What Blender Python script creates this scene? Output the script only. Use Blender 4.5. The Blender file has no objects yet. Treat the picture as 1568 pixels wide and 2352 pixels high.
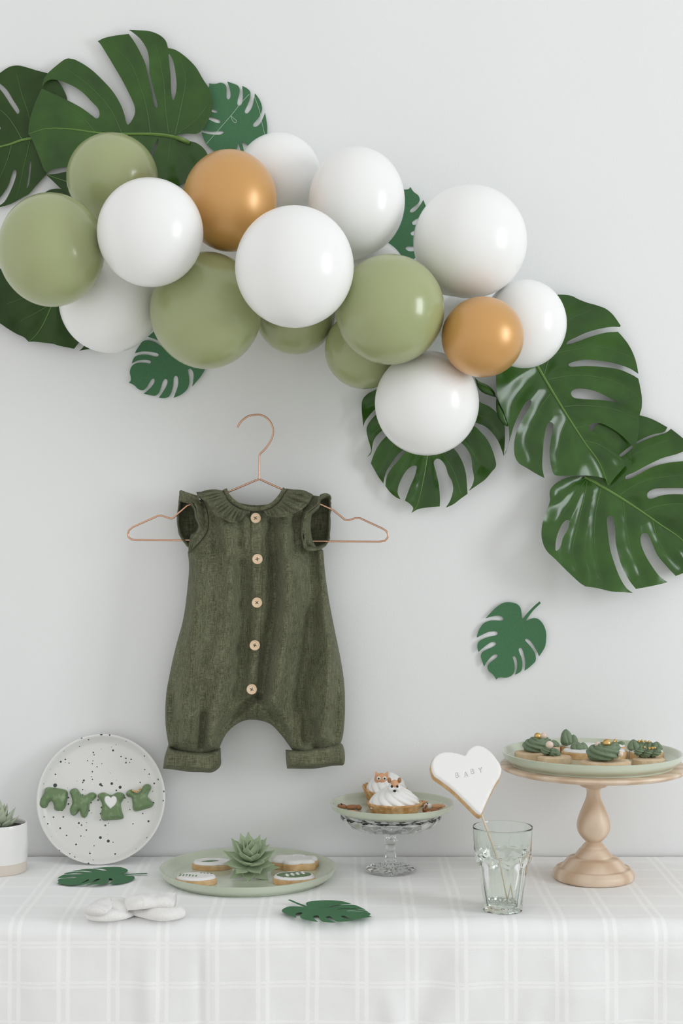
import bpy, bmesh, math, random
import numpy as np
from mathutils import Vector, Matrix, noise
from mathutils.geometry import delaunay_2d_cdt

random.seed(7); rng = np.random.default_rng(7)
SC = bpy.context.scene
COL = SC.collection
PI = math.pi

# ------------------------------------------------------------------ camera, world, light, exposure
F, D, ZC, CX, CY = 3500.0, 1.925, 1.1856, 784.0, 1176.0     # focal length in px (1568x2352 frame), distance to wall, eye height
cam = bpy.data.cameras.new('camera'); camo = bpy.data.objects.new('camera', cam); COL.objects.link(camo)
camo.location = (0, -D, ZC); camo.rotation_euler = (PI/2, 0, 0)
cam.sensor_fit = 'VERTICAL'; cam.sensor_height = 36.0; cam.lens = F/2352.0*36.0; cam.clip_start = 0.05
SC.camera = camo

world = bpy.data.worlds.new('world'); SC.world = world; world.use_nodes = True
bg = world.node_tree.nodes['Background']
bg.inputs['Color'].default_value = (0.995, 0.997, 0.985, 1); bg.inputs['Strength'].default_value = 0.86

WX = 2.0                                                     # right wall, with a window towards the camera
WINS = [dict(y0=-1.62, y1=-0.87, z0=0.95, z1=2.10, e=30)]
for w_ in WINS:
    la = bpy.data.lights.new('window_daylight', 'AREA'); lo = bpy.data.objects.new('window_daylight', la); COL.objects.link(lo)
    la.shape = 'RECTANGLE'; la.size = w_['z1']-w_['z0']; la.size_y = w_['y1']-w_['y0']
    la.energy = w_['e']; la.color = (0.92, 0.97, 1.0)
    lo.location = (WX+0.16, (w_['y0']+w_['y1'])/2, (w_['z0']+w_['z1'])/2); lo.rotation_euler = (0, PI/2, 0)

vs = SC.view_settings
vs.view_transform = 'Standard'; vs.look = 'None'; vs.exposure = 0.0
try:
    SC.cycles.max_bounces = 20; SC.cycles.transmission_bounces = 20; SC.cycles.diffuse_bounces = 6; SC.cycles.glossy_bounces = 6
except Exception: pass
vs.exposure = 0.03; vs.gamma = 1.0; vs.use_curve_mapping = False

# ------------------------------------------------------------------ helpers
def P(px, py, y):
    d = D+y
    return Vector(((px-CX)*d/F, y, ZC-(py-CY)*d/F))
def PA(px, py, y):
    px = np.asarray(px, float); py = np.asarray(py, float); y = np.asarray(y, float)*np.ones_like(px)
    d = D+y
    return np.stack([(px-CX)*d/F, y, ZC-(py-CY)*d/F], -1)
def on_z(px, py, z):                       # point of a horizontal plane seen at a pixel
    d = (ZC-z)*F/(py-CY)
    return Vector(((px-CX)*d/F, d-D, z))

ORG = {}
def link(o, parent=None):
    COL.objects.link(o)
    if parent is not None: o.parent = parent
    return o
def tag(o, label=None, cat=None, group=None, kind=None):
    if label: o['label'] = label
    if cat: o['category'] = cat
    if group: o['group'] = group
    if kind: o['kind'] = kind
    return o
def thing(name, loc, label, cat, group=None):
    o = bpy.data.objects.new(name, None); o.empty_display_size = 0.01
    o.location = loc; ORG[o] = Vector(loc); link(o)
    return tag(o, label, cat, group)
def mk(name, verts, faces, mat, parent=None, smooth=True, sharp=40, origin=None, fix=True):
    """world-space verts -> one mesh object (child of parent, whose origin it shares)"""
    V = np.asarray(verts, float).reshape(-1, 3)
    if parent is not None: o0 = ORG[parent]
    elif origin is not None: o0 = Vector(origin)
    else:
        o0 = Vector(((V[:,0].min()+V[:,0].max())/2, (V[:,1].min()+V[:,1].max())/2, V[:,2].min()))
    V = V-np.array(o0)
    me = bpy.data.meshes.new(name); me.from_pydata(V.tolist(), [], [list(map(int, f)) for f in faces])
    if fix:
        bm = bmesh.new(); bm.from_mesh(me); bmesh.ops.recalc_face_normals(bm, faces=bm.faces); bm.to_mesh(me); bm.free()
    if smooth:
        me.polygons.foreach_set('use_smooth', [True]*len(me.polygons))
        if sharp: me.set_sharp_from_angle(angle=math.radians(sharp))
    me.materials.append(mat); me.update()
    o = bpy.data.objects.new(name, me)
    if parent is None: o.location = o0
    ORG[o] = Vector(o0)
    return link(o, parent)

def box(x0, x1, y0, y1, z0, z1):
    v = [(x, y, z) for x in (x0, x1) for y in (y0, y1) for z in (z0, z1)]
    f = [(0,1,3,2),(4,6,7,5),(0,4,5,1),(2,3,7,6),(0,2,6,4),(1,5,7,3)]
    return v, f
def join(parts):
    V, Fc, n = [], [], 0
    for v, f in parts:
        v = [tuple(map(float, p)) for p in v]
        V += v; Fc += [tuple(i+n for i in q) for q in f]; n += len(v)
    return V, Fc
def tube(pts, r, n=10, cap=True):
    pts = [Vector(p) for p in pts]; m = len(pts)
    rad = r if hasattr(r, '__len__') else [r]*m
    T = [(pts[min(i+1, m-1)]-pts[max(i-1, 0)]).normalized() for i in range(m)]
    a = Vector((0, 0, 1)) if abs(T[0].z) < 0.9 else Vector((1, 0, 0))
    u = T[0].cross(a).normalized(); V = []
    for i in range(m):
        u = (u-T[i]*u.dot(T[i])).normalized(); w = T[i].cross(u)
        for k in range(n):
            t = 2*PI*k/n; V.append(pts[i]+(u*math.cos(t)+w*math.sin(t))*rad[i])
    Fc = [(i*n+k, i*n+(k+1) % n, (i+1)*n+(k+1) % n, (i+1)*n+k) for i in range(m-1) for k in range(n)]
    if cap: Fc += [tuple(range(n))[::-1], tuple((m-1)*n+k for k in range(n))]
    return V, Fc
def smooth_path(pts, sub=8):
    pts = [Vector(p) for p in pts]; out = []
    for i in range(len(pts)-1):
        p0 = pts[i-1] if i else pts[i]*2-pts[i+1]; p1 = pts[i]; p2 = pts[i+1]
        p3 = pts[i+2] if i+2 < len(pts) else p2*2-p1
        for k in range(sub):
            t = k/sub
            out.append(0.5*((2*p1)+(p2-p0)*t+(2*p0-5*p1+4*p2-p3)*t*t+(3*p1-p0-3*p2+p3)*t**3))
    return out+[pts[-1]]
def lathe(profile, c=(0, 0, 0), n=72, rmod=None, closed=False):
    """profile [(r,z)]; rmod(theta, i, r, z)->(r,z)"""
    V, Fc, rings = [], [], []
    for i, (r, z) in enumerate(profile):
        if r <= 1e-7:
            rings.append([len(V)]); V.append((c[0], c[1], c[2]+z)); continue
        ring = []
        for k in range(n):
            t = 2*PI*k/n; rr, zz = (r, z) if rmod is None else rmod(t, i, r, z)
            ring.append(len(V)); V.append((c[0]+rr*math.cos(t), c[1]+rr*math.sin(t), c[2]+zz))
        rings.append(ring)
    pairs = list(zip(rings[:-1], rings[1:]))
    if closed: pairs.append((rings[-1], rings[0]))
    for A, B in pairs:
        for k in range(n):
            k2 = (k+1) % n
            if len(A) == 1 and len(B) == 1: continue
            if len(A) == 1: Fc.append((A[0], B[k], B[k2]))
            elif len(B) == 1: Fc.append((A[k], A[k2], B[0]))
            else: Fc.append((A[k], A[k2], B[k2], B[k]))
    return V, Fc
def prof_smooth(pts, sub=5):
    q = smooth_path([Vector((r, z, 0)) for r, z in pts], sub)
    return [(max(p.x, 0), p.y) for p in q]
def sphere(c, r, seg=20, rings=12, scale=(1, 1, 1)):
    c = Vector(c); prof = [(math.sin(PI*i/rings), -math.cos(PI*i/rings)) for i in range(rings+1)]
    prof[0] = (0, -1); prof[-1] = (0, 1)
    V, Fc = lathe(prof, n=seg)
    return [(c.x+v[0]*r*scale[0], c.y+v[1]*r*scale[1], c.z+v[2]*r*scale[2]) for v in V], Fc
def xform(vf, M):
    return [tuple(M @ Vector(v)) for v in vf[0]], vf[1]

# -- outlines
def outline(s, x0=0, y0=0, sc=1.0, step=4.0, closed=True):
    """'x,y x,y* ...' (star: corner) in crop px -> smooth polyline in photo px"""
    pts, cor = [], []
    for tok in s.split():
        cor.append(tok.endswith('*')); a, b = tok.rstrip('*').split(',')
        pts.append((x0+float(a)/sc, y0+float(b)/sc))
    p = np.array(pts); n = len(p); out = []
    rng_i = range(n) if closed else range(n-1)
    def tan(i, seg):
        a = p[(i-1) % n]; b = p[(i+1) % n]; c = p[i]
        if cor[i] or (not closed and i in (0, n-1)):
            v = p[(seg+1) % n]-p[seg]; return v/(np.linalg.norm(v)+1e-9)
        return (b-a)/(np.linalg.norm(c-a)+np.linalg.norm(b-c)+1e-9)
    for i in rng_i:
        j = (i+1) % n; L = np.linalg.norm(p[j]-p[i])+1e-9
        m0 = tan(i, i)*L; m1 = tan(j, i)*L; k = max(1, int(round(L/step)))
        for q in range(k):
            t = q/k; h = (2*t**3-3*t**2+1, t**3-2*t**2+t, -2*t**3+3*t**2, t**3-t**2)
            out.append(h[0]*p[i]+h[1]*m0+h[2]*p[j]+h[3]*m1)
    if not closed: out.append(p[-1])
    return np.array(out)
def inside(pts, loops):
    r = np.zeros(len(pts), bool); x = pts[:,0]; y = pts[:,1]
    for lp in loops:
        a = lp; b = np.roll(lp, -1, 0)
        for i in range(0, len(a), 64):
            ax, ay, bx, by = a[i:i+64,0], a[i:i+64,1], b[i:i+64,0], b[i:i+64,1]
            c = ((ay[None] > y[:,None]) != (by[None] > y[:,None]))
            xi = (bx-ax)[None]*(y[:,None]-ay[None])/((by-ay)[None]+1e-12)+ax[None]
            r ^= (np.sum(c & (x[:,None] < xi), 1) % 2).astype(bool)
    return r
def seg_dist(pts, poly, closed=True):
    a = poly; b = np.roll(poly, -1, 0)
    if not closed: a = a[:-1]; b = b[:-1]
    best = np.full(len(pts), 1e9)
    for i in range(0, len(a), 64):
        A = a[i:i+64]; ab = b[i:i+64]-A
        ap = pts[:,None,:]-A[None]; t = np.clip((ap*ab[None]).sum(-1)/((ab**2).sum(-1)[None]+1e-12), 0, 1)
        best = np.minimum(best, np.sqrt(((ap-ab[None]*t[...,None])**2).sum(-1)).min(1))
    return best
def border_dist(pts, loops):
    d = np.full(len(pts), 1e9)
    for lp in loops: d = np.minimum(d, seg_dist(pts, lp))
    return d
def fill(loops, step):
    """triangulate the inside of loops with an even interior grid -> pts, tris, distance to border"""
    allp = np.vstack(loops); mn = allp.min(0); mx = allp.max(0)
    gx = np.arange(mn[0], mx[0], step); gy = np.arange(mn[1], mx[1], step*0.866)
    G = np.array([(x+(0.5*step if j % 2 else 0), y) for j, y in enumerate(gy) for x in gx])
    G = G[inside(G, loops)]
    if len(G): G = G[border_dist(G, loops) > 0.55*step]
    V = []; E = []
    for lp in loops:
        n0 = len(V); n = len(lp); V += [tuple(q) for q in lp]; E += [(n0+i, n0+(i+1) % n) for i in range(n)]
    V += [tuple(q) for q in G]
    r = delaunay_2d_cdt([Vector(v) for v in V], E, [], 0, 1e-6)
    pv = np.array([tuple(v) for v in r[0]]); tris = np.array([f for f in r[2]])
    cen = pv[tris].mean(1); tris = tris[inside(cen, loops)]
    used = np.unique(tris); remap = -np.ones(len(pv), int); remap[used] = np.arange(len(used))
    pv = pv[used]; tris = remap[tris]
    return pv, tris, border_dist(pv, loops)
def shell(pv, tris, front, back):
    """front/back: Nx3 world positions"""
    n = len(pv); V = np.vstack([front, back]); Fc = [tuple(t) for t in tris]+[tuple(n+i for i in t[::-1]) for t in tris]
    cnt = {}
    for t in tris:
        for a, b in ((t[0],t[1]),(t[1],t[2]),(t[2],t[0])):
            cnt[(a,b)] = 1
    for (a, b) in list(cnt):
        if (b, a) not in cnt: Fc.append((a, b, n+b, n+a)[::-1])
    return V, Fc
def dome(d, W, T):
    t = np.clip(d/W, 0, 1); return T*np.sqrt(np.clip(1-(1-t)**2, 0, 1))

# ------------------------------------------------------------------ materials
def lin(h):
    h = h.lstrip('#'); c = [int(h[i:i+2], 16)/255 for i in (0, 2, 4)]
    return tuple((x/12.92 if x <= 0.04045 else ((x+0.055)/1.055)**2.4) for x in c)
def mat(name, col, rough=0.6, col2=None, nscale=40, ndet=3, bump=0, bscale=200, metal=0, coat=0, sss=0, sheen=0,
        trans=0, ior=1.45, stretch=(1, 1, 1), spec=0.5, lo=0.35, hi=0.7, coatr=0.1):
    m = bpy.data.materials.new(name); m.use_nodes = True; nt = m.node_tree; b = nt.nodes['Principled BSDF']
    c = lin(col) if isinstance(col, str) else col
    b.inputs['Base Color'].default_value = (*c, 1); b.inputs['Roughness'].default_value = rough
    b.inputs['Metallic'].default_value = metal; b.inputs['IOR'].default_value = ior
    b.inputs['Specular IOR Level'].default_value = spec
    b.inputs['Coat Weight'].default_value = coat; b.inputs['Coat Roughness'].default_value = coatr
    b.inputs['Sheen Weight'].default_value = sheen; b.inputs['Transmission Weight'].default_value = trans
    if sss:
        b.inputs['Subsurface Weight'].default_value = sss; b.inputs['Subsurface Radius'].default_value = (1, 0.8, 0.5)
        b.inputs['Subsurface Scale'].default_value = 0.004
    tc = nt.nodes.new('ShaderNodeTexCoord'); mp = nt.nodes.new('ShaderNodeMapping'); mp.inputs['Scale'].default_value = stretch
    nt.links.new(tc.outputs['Object'], mp.inputs['Vector'])
    if col2 is not None:
        c2 = lin(col2) if isinstance(col2, str) else col2
        nz = nt.nodes.new('ShaderNodeTexNoise'); nz.inputs['Scale'].default_value = nscale; nz.inputs['Detail'].default_value = ndet
        rp = nt.nodes.new('ShaderNodeValToRGB'); rp.color_ramp.elements[0].position = lo; rp.color_ramp.elements[1].position = hi
        rp.color_ramp.elements[0].color = (*c, 1); rp.color_ramp.elements[1].color = (*c2, 1)
        nt.links.new(mp.outputs[0], nz.inputs['Vector']); nt.links.new(nz.outputs['Fac'], rp.inputs['Fac'])
        nt.links.new(rp.outputs['Color'], b.inputs['Base Color'])
    if bump:
        nb = nt.nodes.new('ShaderNodeTexNoise'); nb.inputs['Scale'].default_value = bscale; nb.inputs['Detail'].default_value = 3
        bp = nt.nodes.new('ShaderNodeBump'); bp.inputs['Strength'].default_value = bump; bp.inputs['Distance'].default_value = 0.001
        nt.links.new(mp.outputs[0], nb.inputs['Vector']); nt.links.new(nb.outputs['Fac'], bp.inputs['Height'])
        nt.links.new(bp.outputs['Normal'], b.inputs['Normal'])
    return m
M = {}
M['wall'] = mat('wall_paint', (0.80, 0.81, 0.812), 0.8, (0.785, 0.795, 0.80), nscale=3, bump=0.12, bscale=320, spec=0.2, stretch=(1.6, 1, 0.8))
M['floor'] = mat('floor_oak', (0.78, 0.76, 0.72), 0.5, (0.74, 0.71, 0.66), nscale=6, stretch=(1, 12, 1))
M['frame'] = mat('window_frame_paint', (0.8, 0.8, 0.8), 0.4)
M['table'] = mat('table_pine', (0.55, 0.42, 0.28), 0.5, (0.45, 0.33, 0.2), nscale=8, stretch=(1, 10, 10))
M['bgreen'] = mat('balloon_latex_sage', (0.335, 0.375, 0.185), 0.24, spec=0.6, sss=0.0, coat=0.25, coatr=0.12)
M['bwhite'] = mat('balloon_latex_white', (0.87, 0.875, 0.87), 0.28, spec=0.45, coat=0.12, coatr=0.15)
M['bgold'] = mat('balloon_latex_pearl_gold', (0.60, 0.315, 0.090), 0.42, metal=0.35, coat=0.9, coatr=0.32)
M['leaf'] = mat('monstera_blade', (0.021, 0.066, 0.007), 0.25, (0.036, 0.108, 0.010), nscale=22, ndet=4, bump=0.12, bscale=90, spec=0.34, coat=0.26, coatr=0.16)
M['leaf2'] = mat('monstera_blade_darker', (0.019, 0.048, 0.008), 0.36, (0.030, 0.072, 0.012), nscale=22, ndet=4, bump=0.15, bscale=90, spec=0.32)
M['rib'] = mat('monstera_rib', (0.13, 0.24, 0.05), 0.4)
M['vein'] = mat('monstera_vein', (0.065, 0.15, 0.032), 0.4)
M['stalk'] = mat('monstera_stalk', (0.17, 0.27, 0.07), 0.4)
M['paper'] = mat('green_card', (0.066, 0.168, 0.084), 0.85, (0.076, 0.188, 0.096), nscale=500, bump=0.15, bscale=900, spec=0.2)
M['thread'] = mat('white_thread', (0.55, 0.65, 0.55), 0.8)
M['copper'] = mat('copper_wire', (0.66, 0.40, 0.28), 0.25, metal=0.9)
M['linen'] = None
M['button'] = mat('pale_wood_button', (0.72, 0.53, 0.35), 0.5, (0.80, 0.63, 0.45), nscale=120, stretch=(1, 1, 6))
M['dthread'] = mat('dark_thread', (0.03, 0.04, 0.02), 0.9)
M['sage'] = mat('sage_glaze', (0.53, 0.58, 0.46), 0.18, (0.57, 0.615, 0.50), nscale=14, coat=0.4, coatr=0.08)
M['icing'] = mat('white_icing', (0.82, 0.81, 0.80), 0.42, spec=0.4, bump=0.1, bscale=60)
M['cookie'] = mat('biscuit', (0.56, 0.34, 0.15), 0.8, (0.70, 0.50, 0.28), nscale=90, bump=0.5, bscale=350)
M['pcookie'] = mat('pale_biscuit', (0.66, 0.48, 0.30), 0.8, (0.74, 0.58, 0.40), nscale=90, bump=0.4, bscale=350)
M['crust'] = mat('tart_crust', (0.50, 0.25, 0.08), 0.7, (0.76, 0.54, 0.30), nscale=110, bump=0.4, bscale=300)
M['frost'] = mat('green_buttercream', (0.155, 0.215, 0.128), 0.5, (0.19, 0.255, 0.158), nscale=150, bump=0.25, bscale=250)
M['matcha'] = mat('green_glazed_biscuit', (0.145, 0.225, 0.105), 0.40, (0.27, 0.37, 0.21), nscale=110, ndet=4, lo=0.5, hi=0.72, bump=0.35, bscale=160)
M['cream'] = mat('whipped_cream', (0.86, 0.86, 0.85), 0.5, bump=0.15, bscale=180)
M['gold'] = mat('gold_dragee', (0.68, 0.45, 0.17), 0.32, metal=0.85)
M['pearl'] = mat('pink_pearl', (0.78, 0.62, 0.52), 0.25, coat=0.4)
M['peach'] = mat('peach_fondant', (0.66, 0.36, 0.20), 0.6)
M['brown'] = mat('brown_fondant', (0.36, 0.17, 0.075), 0.6)
M['black'] = mat('black_fondant', (0.012, 0.012, 0.012), 0.4)
M['igreen'] = mat('painted_leaf_green', (0.12, 0.20, 0.09), 0.5)
M['wood'] = None
M['pot'] = mat('white_glazed_pot', (0.80, 0.79, 0.78), 0.2, coat=0.3)
M['potraw'] = mat('raw_clay_foot', (0.66, 0.59, 0.52), 0.85, bump=0.2, bscale=500)
M['succ'] = mat('succulent_leaf', (0.34, 0.44, 0.27), 0.5, (0.46, 0.54, 0.38), nscale=60, spec=0.35)
M['succ2'] = mat('grey_succulent_leaf', (0.36, 0.42, 0.30), 0.55, (0.48, 0.52, 0.42), nscale=60, spec=0.3)
M['soil'] = mat('soil', (0.03, 0.022, 0.015), 0.95, bump=0.8, bscale=300)
M['sock'] = mat('white_terry', (0.84, 0.83, 0.82), 0.95, bump=0.9, bscale=900, sheen=0.3, spec=0.1)
M['skewer'] = mat('wood_skewer', (0.70, 0.58, 0.44), 0.7)
def glass(name, col, rough=0.0):
    m = bpy.data.materials.new(name); m.use_nodes = True; nt = m.node_tree; b = nt.nodes['Principled BSDF']
    b.inputs['Base Color'].default_value = (*col, 1); b.inputs['Roughness'].default_value = rough
    b.inputs['Transmission Weight'].default_value = 1.0; b.inputs['IOR'].default_value = 1.47
    return m
M['glass'] = glass('clear_pressed_glass', (0.985, 0.99, 0.985), 0.02)
M['tumbler'] = glass('green_tinted_glass', (0.945, 0.984, 0.95))

def linen_mat():
    m = bpy.data.materials.new('olive_linen'); m.use_nodes = True; nt = m.node_tree; b = nt.nodes['Principled BSDF']
    tc = nt.nodes.new('ShaderNodeTexCoord'); fs = []
    for st, sc in (((1, 1, .10), 900), ((.10, 1, 1), 900), ((1, 1, .5), 34)):
        mp = nt.nodes.new('ShaderNodeMapping'); mp.inputs['Scale'].default_value = st
        n = nt.nodes.new('ShaderNodeTexNoise'); n.inputs['Scale'].default_value = sc; n.inputs['Detail'].default_value = 3
        nt.links.new(tc.outputs['Object'], mp.inputs['Vector']); nt.links.new(mp.outputs[0], n.inputs['Vector']); fs.append(n.outputs['Fac'])
    def add(a, c, k=1.0):
        q = nt.nodes.new('ShaderNodeMath'); q.operation = 'MULTIPLY_ADD'; nt.links.new(c, q.inputs[0]); q.inputs[1].default_value = k; nt.links.new(a, q.inputs[2]); return q.outputs[0]
    wv = add(fs[0], fs[1]); tot = add(wv, fs[2], 0.5)
    mr = nt.nodes.new('ShaderNodeMapRange'); mr.inputs[1].default_value = 0.95; mr.inputs[2].default_value = 1.55; nt.links.new(tot, mr.inputs[0])
    r = nt.nodes.new('ShaderNodeValToRGB'); r.color_ramp.elements[0].color = (0.055, 0.058, 0.028, 1); r.color_ramp.elements[1].color = (0.185, 0.192, 0.120, 1)
    nt.links.new(mr.outputs[0], r.inputs['Fac']); nt.links.new(r.outputs['Color'], b.inputs['Base Color'])
    bp = nt.nodes.new('ShaderNodeBump'); bp.inputs['Strength'].default_value = 0.5; bp.inputs['Distance'].default_value = 0.0008
    nt.links.new(wv, bp.inputs['Height']); nt.links.new(bp.outputs['Normal'], b.inputs['Normal'])
    b.inputs['Roughness'].default_value = 0.8; b.inputs['Specular IOR Level'].default_value = 0.25; b.inputs['Sheen Weight'].default_value = 0.06
    return m
M['linen'] = linen_mat()
def wood_mat():
    m = bpy.data.materials.new('turned_beech'); m.use_nodes = True; nt = m.node_tree; b = nt.nodes['Principled BSDF']
    tc = nt.nodes.new('ShaderNodeTexCoord'); mp = nt.nodes.new('ShaderNodeMapping'); mp.inputs['Scale'].default_value = (3.2, 3.2, 0.8)
    mp.inputs['Location'].default_value = (0.31, 0.16, 0); mp.inputs['Rotation'].default_value = (0.25, 0.1, 0)
    w = nt.nodes.new('ShaderNodeTexWave'); w.wave_type = 'RINGS'; w.inputs['Scale'].default_value = 5; w.inputs['Distortion'].default_value = 5
    w.inputs['Detail'].default_value = 3; w.inputs['Detail Scale'].default_value = 1.5
    r = nt.nodes.new('ShaderNodeValToRGB'); r.color_ramp.elements[0].color = (0.58, 0.42, 0.29, 1); r.color_ramp.elements[1].color = (0.73, 0.59, 0.46, 1)
    nt.links.new(tc.outputs['Object'], mp.inputs['Vector']); nt.links.new(mp.outputs[0], w.inputs['Vector'])
    nt.links.new(w.outputs['Fac'], r.inputs['Fac']); nt.links.new(r.outputs['Color'], b.inputs['Base Color'])
    b.inputs['Roughness'].default_value = 0.42
    return m
M['wood'] = wood_mat()

def speckle_mat():
    m = bpy.data.materials.new('speckled_stoneware'); m.use_nodes = True; nt = m.node_tree; b = nt.nodes['Principled BSDF']
    tc = nt.nodes.new('ShaderNodeTexCoord'); out = None
    last = None
    for sc, th, seed in ((85, 0.19, 0.0), (170, 0.20, 3.7)):
        mp = nt.nodes.new('ShaderNodeMapping'); mp.inputs['Location'].default_value = (seed, seed*0.7, seed*0.3)
        v = nt.nodes.new('ShaderNodeTexVoronoi'); v.inputs['Scale'].default_value = sc; v.inputs['Randomness'].default_value = 1.0
        sep = nt.nodes.new('ShaderNodeSeparateColor'); lt = nt.nodes.new('ShaderNodeMath'); lt.operation = 'LESS_THAN'
        mul = nt.nodes.new('ShaderNodeMath'); mul.operation = 'MULTIPLY'; mul.inputs[1].default_value = 0.30
        sub = nt.nodes.new('ShaderNodeMath'); sub.operation = 'SUBTRACT'; sub.inputs[1].default_value = 0.30-th*1.15
        nt.links.new(tc.outputs['Object'], mp.inputs['Vector']); nt.links.new(mp.outputs[0], v.inputs['Vector'])
        nt.links.new(v.outputs['Color'], sep.inputs[0]); nt.links.new(sep.outputs[0], mul.inputs[0])
        nt.links.new(mul.outputs[0], sub.inputs[0]); nt.links.new(v.outputs['Distance'], lt.inputs[0]); nt.links.new(sub.outputs[0], lt.inputs[1])
        if last is None: last = lt.outputs[0]
        else:
            mx = nt.nodes.new('ShaderNodeMath'); mx.operation = 'MAXIMUM'
            nt.links.new(last, mx.inputs[0]); nt.links.new(lt.outputs[0], mx.inputs[1]); last = mx.outputs[0]
    mix = nt.nodes.new('ShaderNodeMix'); mix.data_type = 'RGBA'
    mix.inputs['A'].default_value = (0.74, 0.735, 0.715, 1); mix.inputs['B'].default_value = (0.035, 0.05, 0.045, 1)
    nt.links.new(last, mix.inputs['Factor']); nt.links.new(mix.outputs['Result'], b.inputs['Base Color'])
    b.inputs['Roughness'].default_value = 0.35
    return m
M['speckle'] = speckle_mat()

def cloth_mat():
    m = bpy.data.materials.new('checked_cotton'); m.use_nodes = True; nt = m.node_tree; b = nt.nodes['Principled BSDF']
    uv = nt.nodes.new('ShaderNodeUVMap'); uv.uv_map = 'UVMap'
    nz = nt.nodes.new('ShaderNodeTexNoise'); nz.inputs['Scale'].default_value = 9; nz.inputs['Detail'].default_value = 2
    nt.links.new(uv.outputs[0], nz.inputs['Vector'])
    vm = nt.nodes.new('ShaderNodeVectorMath'); vm.operation = 'MULTIPLY_ADD'; vm.inputs[1].default_value = (0.004, 0.004, 0)
    nt.links.new(nz.outputs['Color'], vm.inputs[0]); nt.links.new(uv.outputs[0], vm.inputs[2])
    sx = nt.nodes.new('ShaderNodeSeparateXYZ'); nt.links.new(vm.outputs[0], sx.inputs[0])
    def N(op, a, bb=None):
        n = nt.nodes.new('ShaderNodeMath'); n.operation = op
        for i, q in enumerate((a, bb)):
            if q is None: continue
            if isinstance(q, (int, float)): n.inputs[i].default_value = q
            else: nt.links.new(q, n.inputs[i])
        return n.outputs[0]
    def stripes(src, pitch, off, half, w):
        t = N('PINGPONG', N('SUBTRACT', src, off-20*pitch), pitch/2)      # distance to the middle of the pair
        d = N('ABSOLUTE', N('SUBTRACT', t, half))
        mr = nt.nodes.new('ShaderNodeMapRange'); mr.interpolation_type = 'SMOOTHSTEP'
        nt.links.new(d, mr.inputs[0]); mr.inputs[1].default_value = w*0.45; mr.inputs[2].default_value = w
        mr.inputs[3].default_value = 1; mr.inputs[4].default_value = 0
        return mr.outputs[0]
    s1 = stripes(sx.outputs[0], 0.0526, 0.0235, 0.0048, 0.0030)
    s2 = stripes(sx.outputs[1], 0.0418, 0.3255, 0.0022, 0.0020)
    s = N('MAXIMUM', s1, N('MULTIPLY', s2, 0.8))
    fn = nt.nodes.new('ShaderNodeTexNoise'); fn.inputs['Scale'].default_value = 420; fn.inputs['Detail'].default_value = 2
    nt.links.new(uv.outputs[0], fn.inputs['Vector'])
    s = N('MULTIPLY', s, N('ADD', N('MULTIPLY', fn.outputs['Fac'], 0.9), 0.45))
    mix = nt.nodes.new('ShaderNodeMix'); mix.data_type = 'RGBA'
    mix.inputs['A'].default_value = (0.83, 0.838, 0.842, 1); mix.inputs['B'].default_value = (0.90, 0.905, 0.905, 1)
    nt.links.new(s, mix.inputs['Factor']); nt.links.new(mix.outputs['Result'], b.inputs['Base Color'])
    wv = nt.nodes.new('ShaderNodeTexNoise'); wv.inputs['Scale'].default_value = 900; nt.links.new(uv.outputs[0], wv.inputs['Vector'])
    bp = nt.nodes.new('ShaderNodeBump'); bp.inputs['Strength'].default_value = 0.25; bp.inputs['Distance'].default_value = 0.0008
    nt.links.new(N('ADD', wv.outputs['Fac'], N('MULTIPLY', s, 0.6)), bp.inputs['Height']); nt.links.new(bp.outputs['Normal'], b.inputs['Normal'])
    b.inputs['Roughness'].default_value = 0.9; b.inputs['Specular IOR Level'].default_value = 0.2; b.inputs['Sheen Weight'].default_value = 0.2
    return m
M['cloth'] = cloth_mat()

# ------------------------------------------------------------------ room
def struct(name, vf, m):
    return tag(mk(name, vf[0], vf[1], m, smooth=False), kind='structure')
struct('wall_back', box(-2.2, WX, 0.0, 0.15, 0, 2.6), M['wall'])
struct('floor', box(-2.2, WX+0.15, -3.6, 0.15, -0.1, 0), M['floor'])
x0, x1 = WX, WX+0.15; a_ = WINS[0]
struct('wall_right', join([box(x0, x1, -3.6, a_['y0'], 0, 2.6), box(x0, x1, a_['y1'], 0.15, 0, 2.6)]+
       [q for w_ in WINS for q in (box(x0, x1, w_['y0'], w_['y1'], 0, w_['z0']), box(x0, x1, w_['y0'], w_['y1'], w_['z1'], 2.6))]), M['wall'])
for k_, w_ in enumerate(WINS):
    ym, fw = (w_['y0']+w_['y1'])/2, 0.022
    struct('window_%d' % (k_+1), join([box(x0+.03, x0+.08, w_['y0'], w_['y0']+.05, w_['z0'], w_['z1']), box(x0+.03, x0+.08, w_['y1']-.05, w_['y1'], w_['z0'], w_['z1']),
       box(x0+.03, x0+.08, w_['y0']+.05, w_['y1']-.05, w_['z0'], w_['z0']+.05), box(x0+.03, x0+.08, w_['y0']+.05, w_['y1']-.05, w_['z1']-.05, w_['z1']),
       box(x0+.04, x0+.07, ym-fw, ym+fw, w_['z0']+.05, w_['z1']-.05)]), M['frame'])

# ------------------------------------------------------------------ table and cloth
TZ = 0.75; TD = 0.312; TW = 0.72
tb = thing('console_table', (0, -TD/2, 0), 'plain wooden console table hidden under the white checked cloth', 'table')
v, f = box(-TW, TW, -TD+.008, -0.006, TZ-.032, TZ-.006); mk('table_top', v, f, M['table'], tb, smooth=False)
for sx_ in (-1, 1):
    for yy in (-TD+.05, -0.05):
        v, f = box(sx_*(TW-.05)-.022, sx_*(TW-.05)+.022, yy-.022, yy+.022, 0, TZ-.032); mk('leg', v, f, M['table'], tb, smooth=False)

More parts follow.
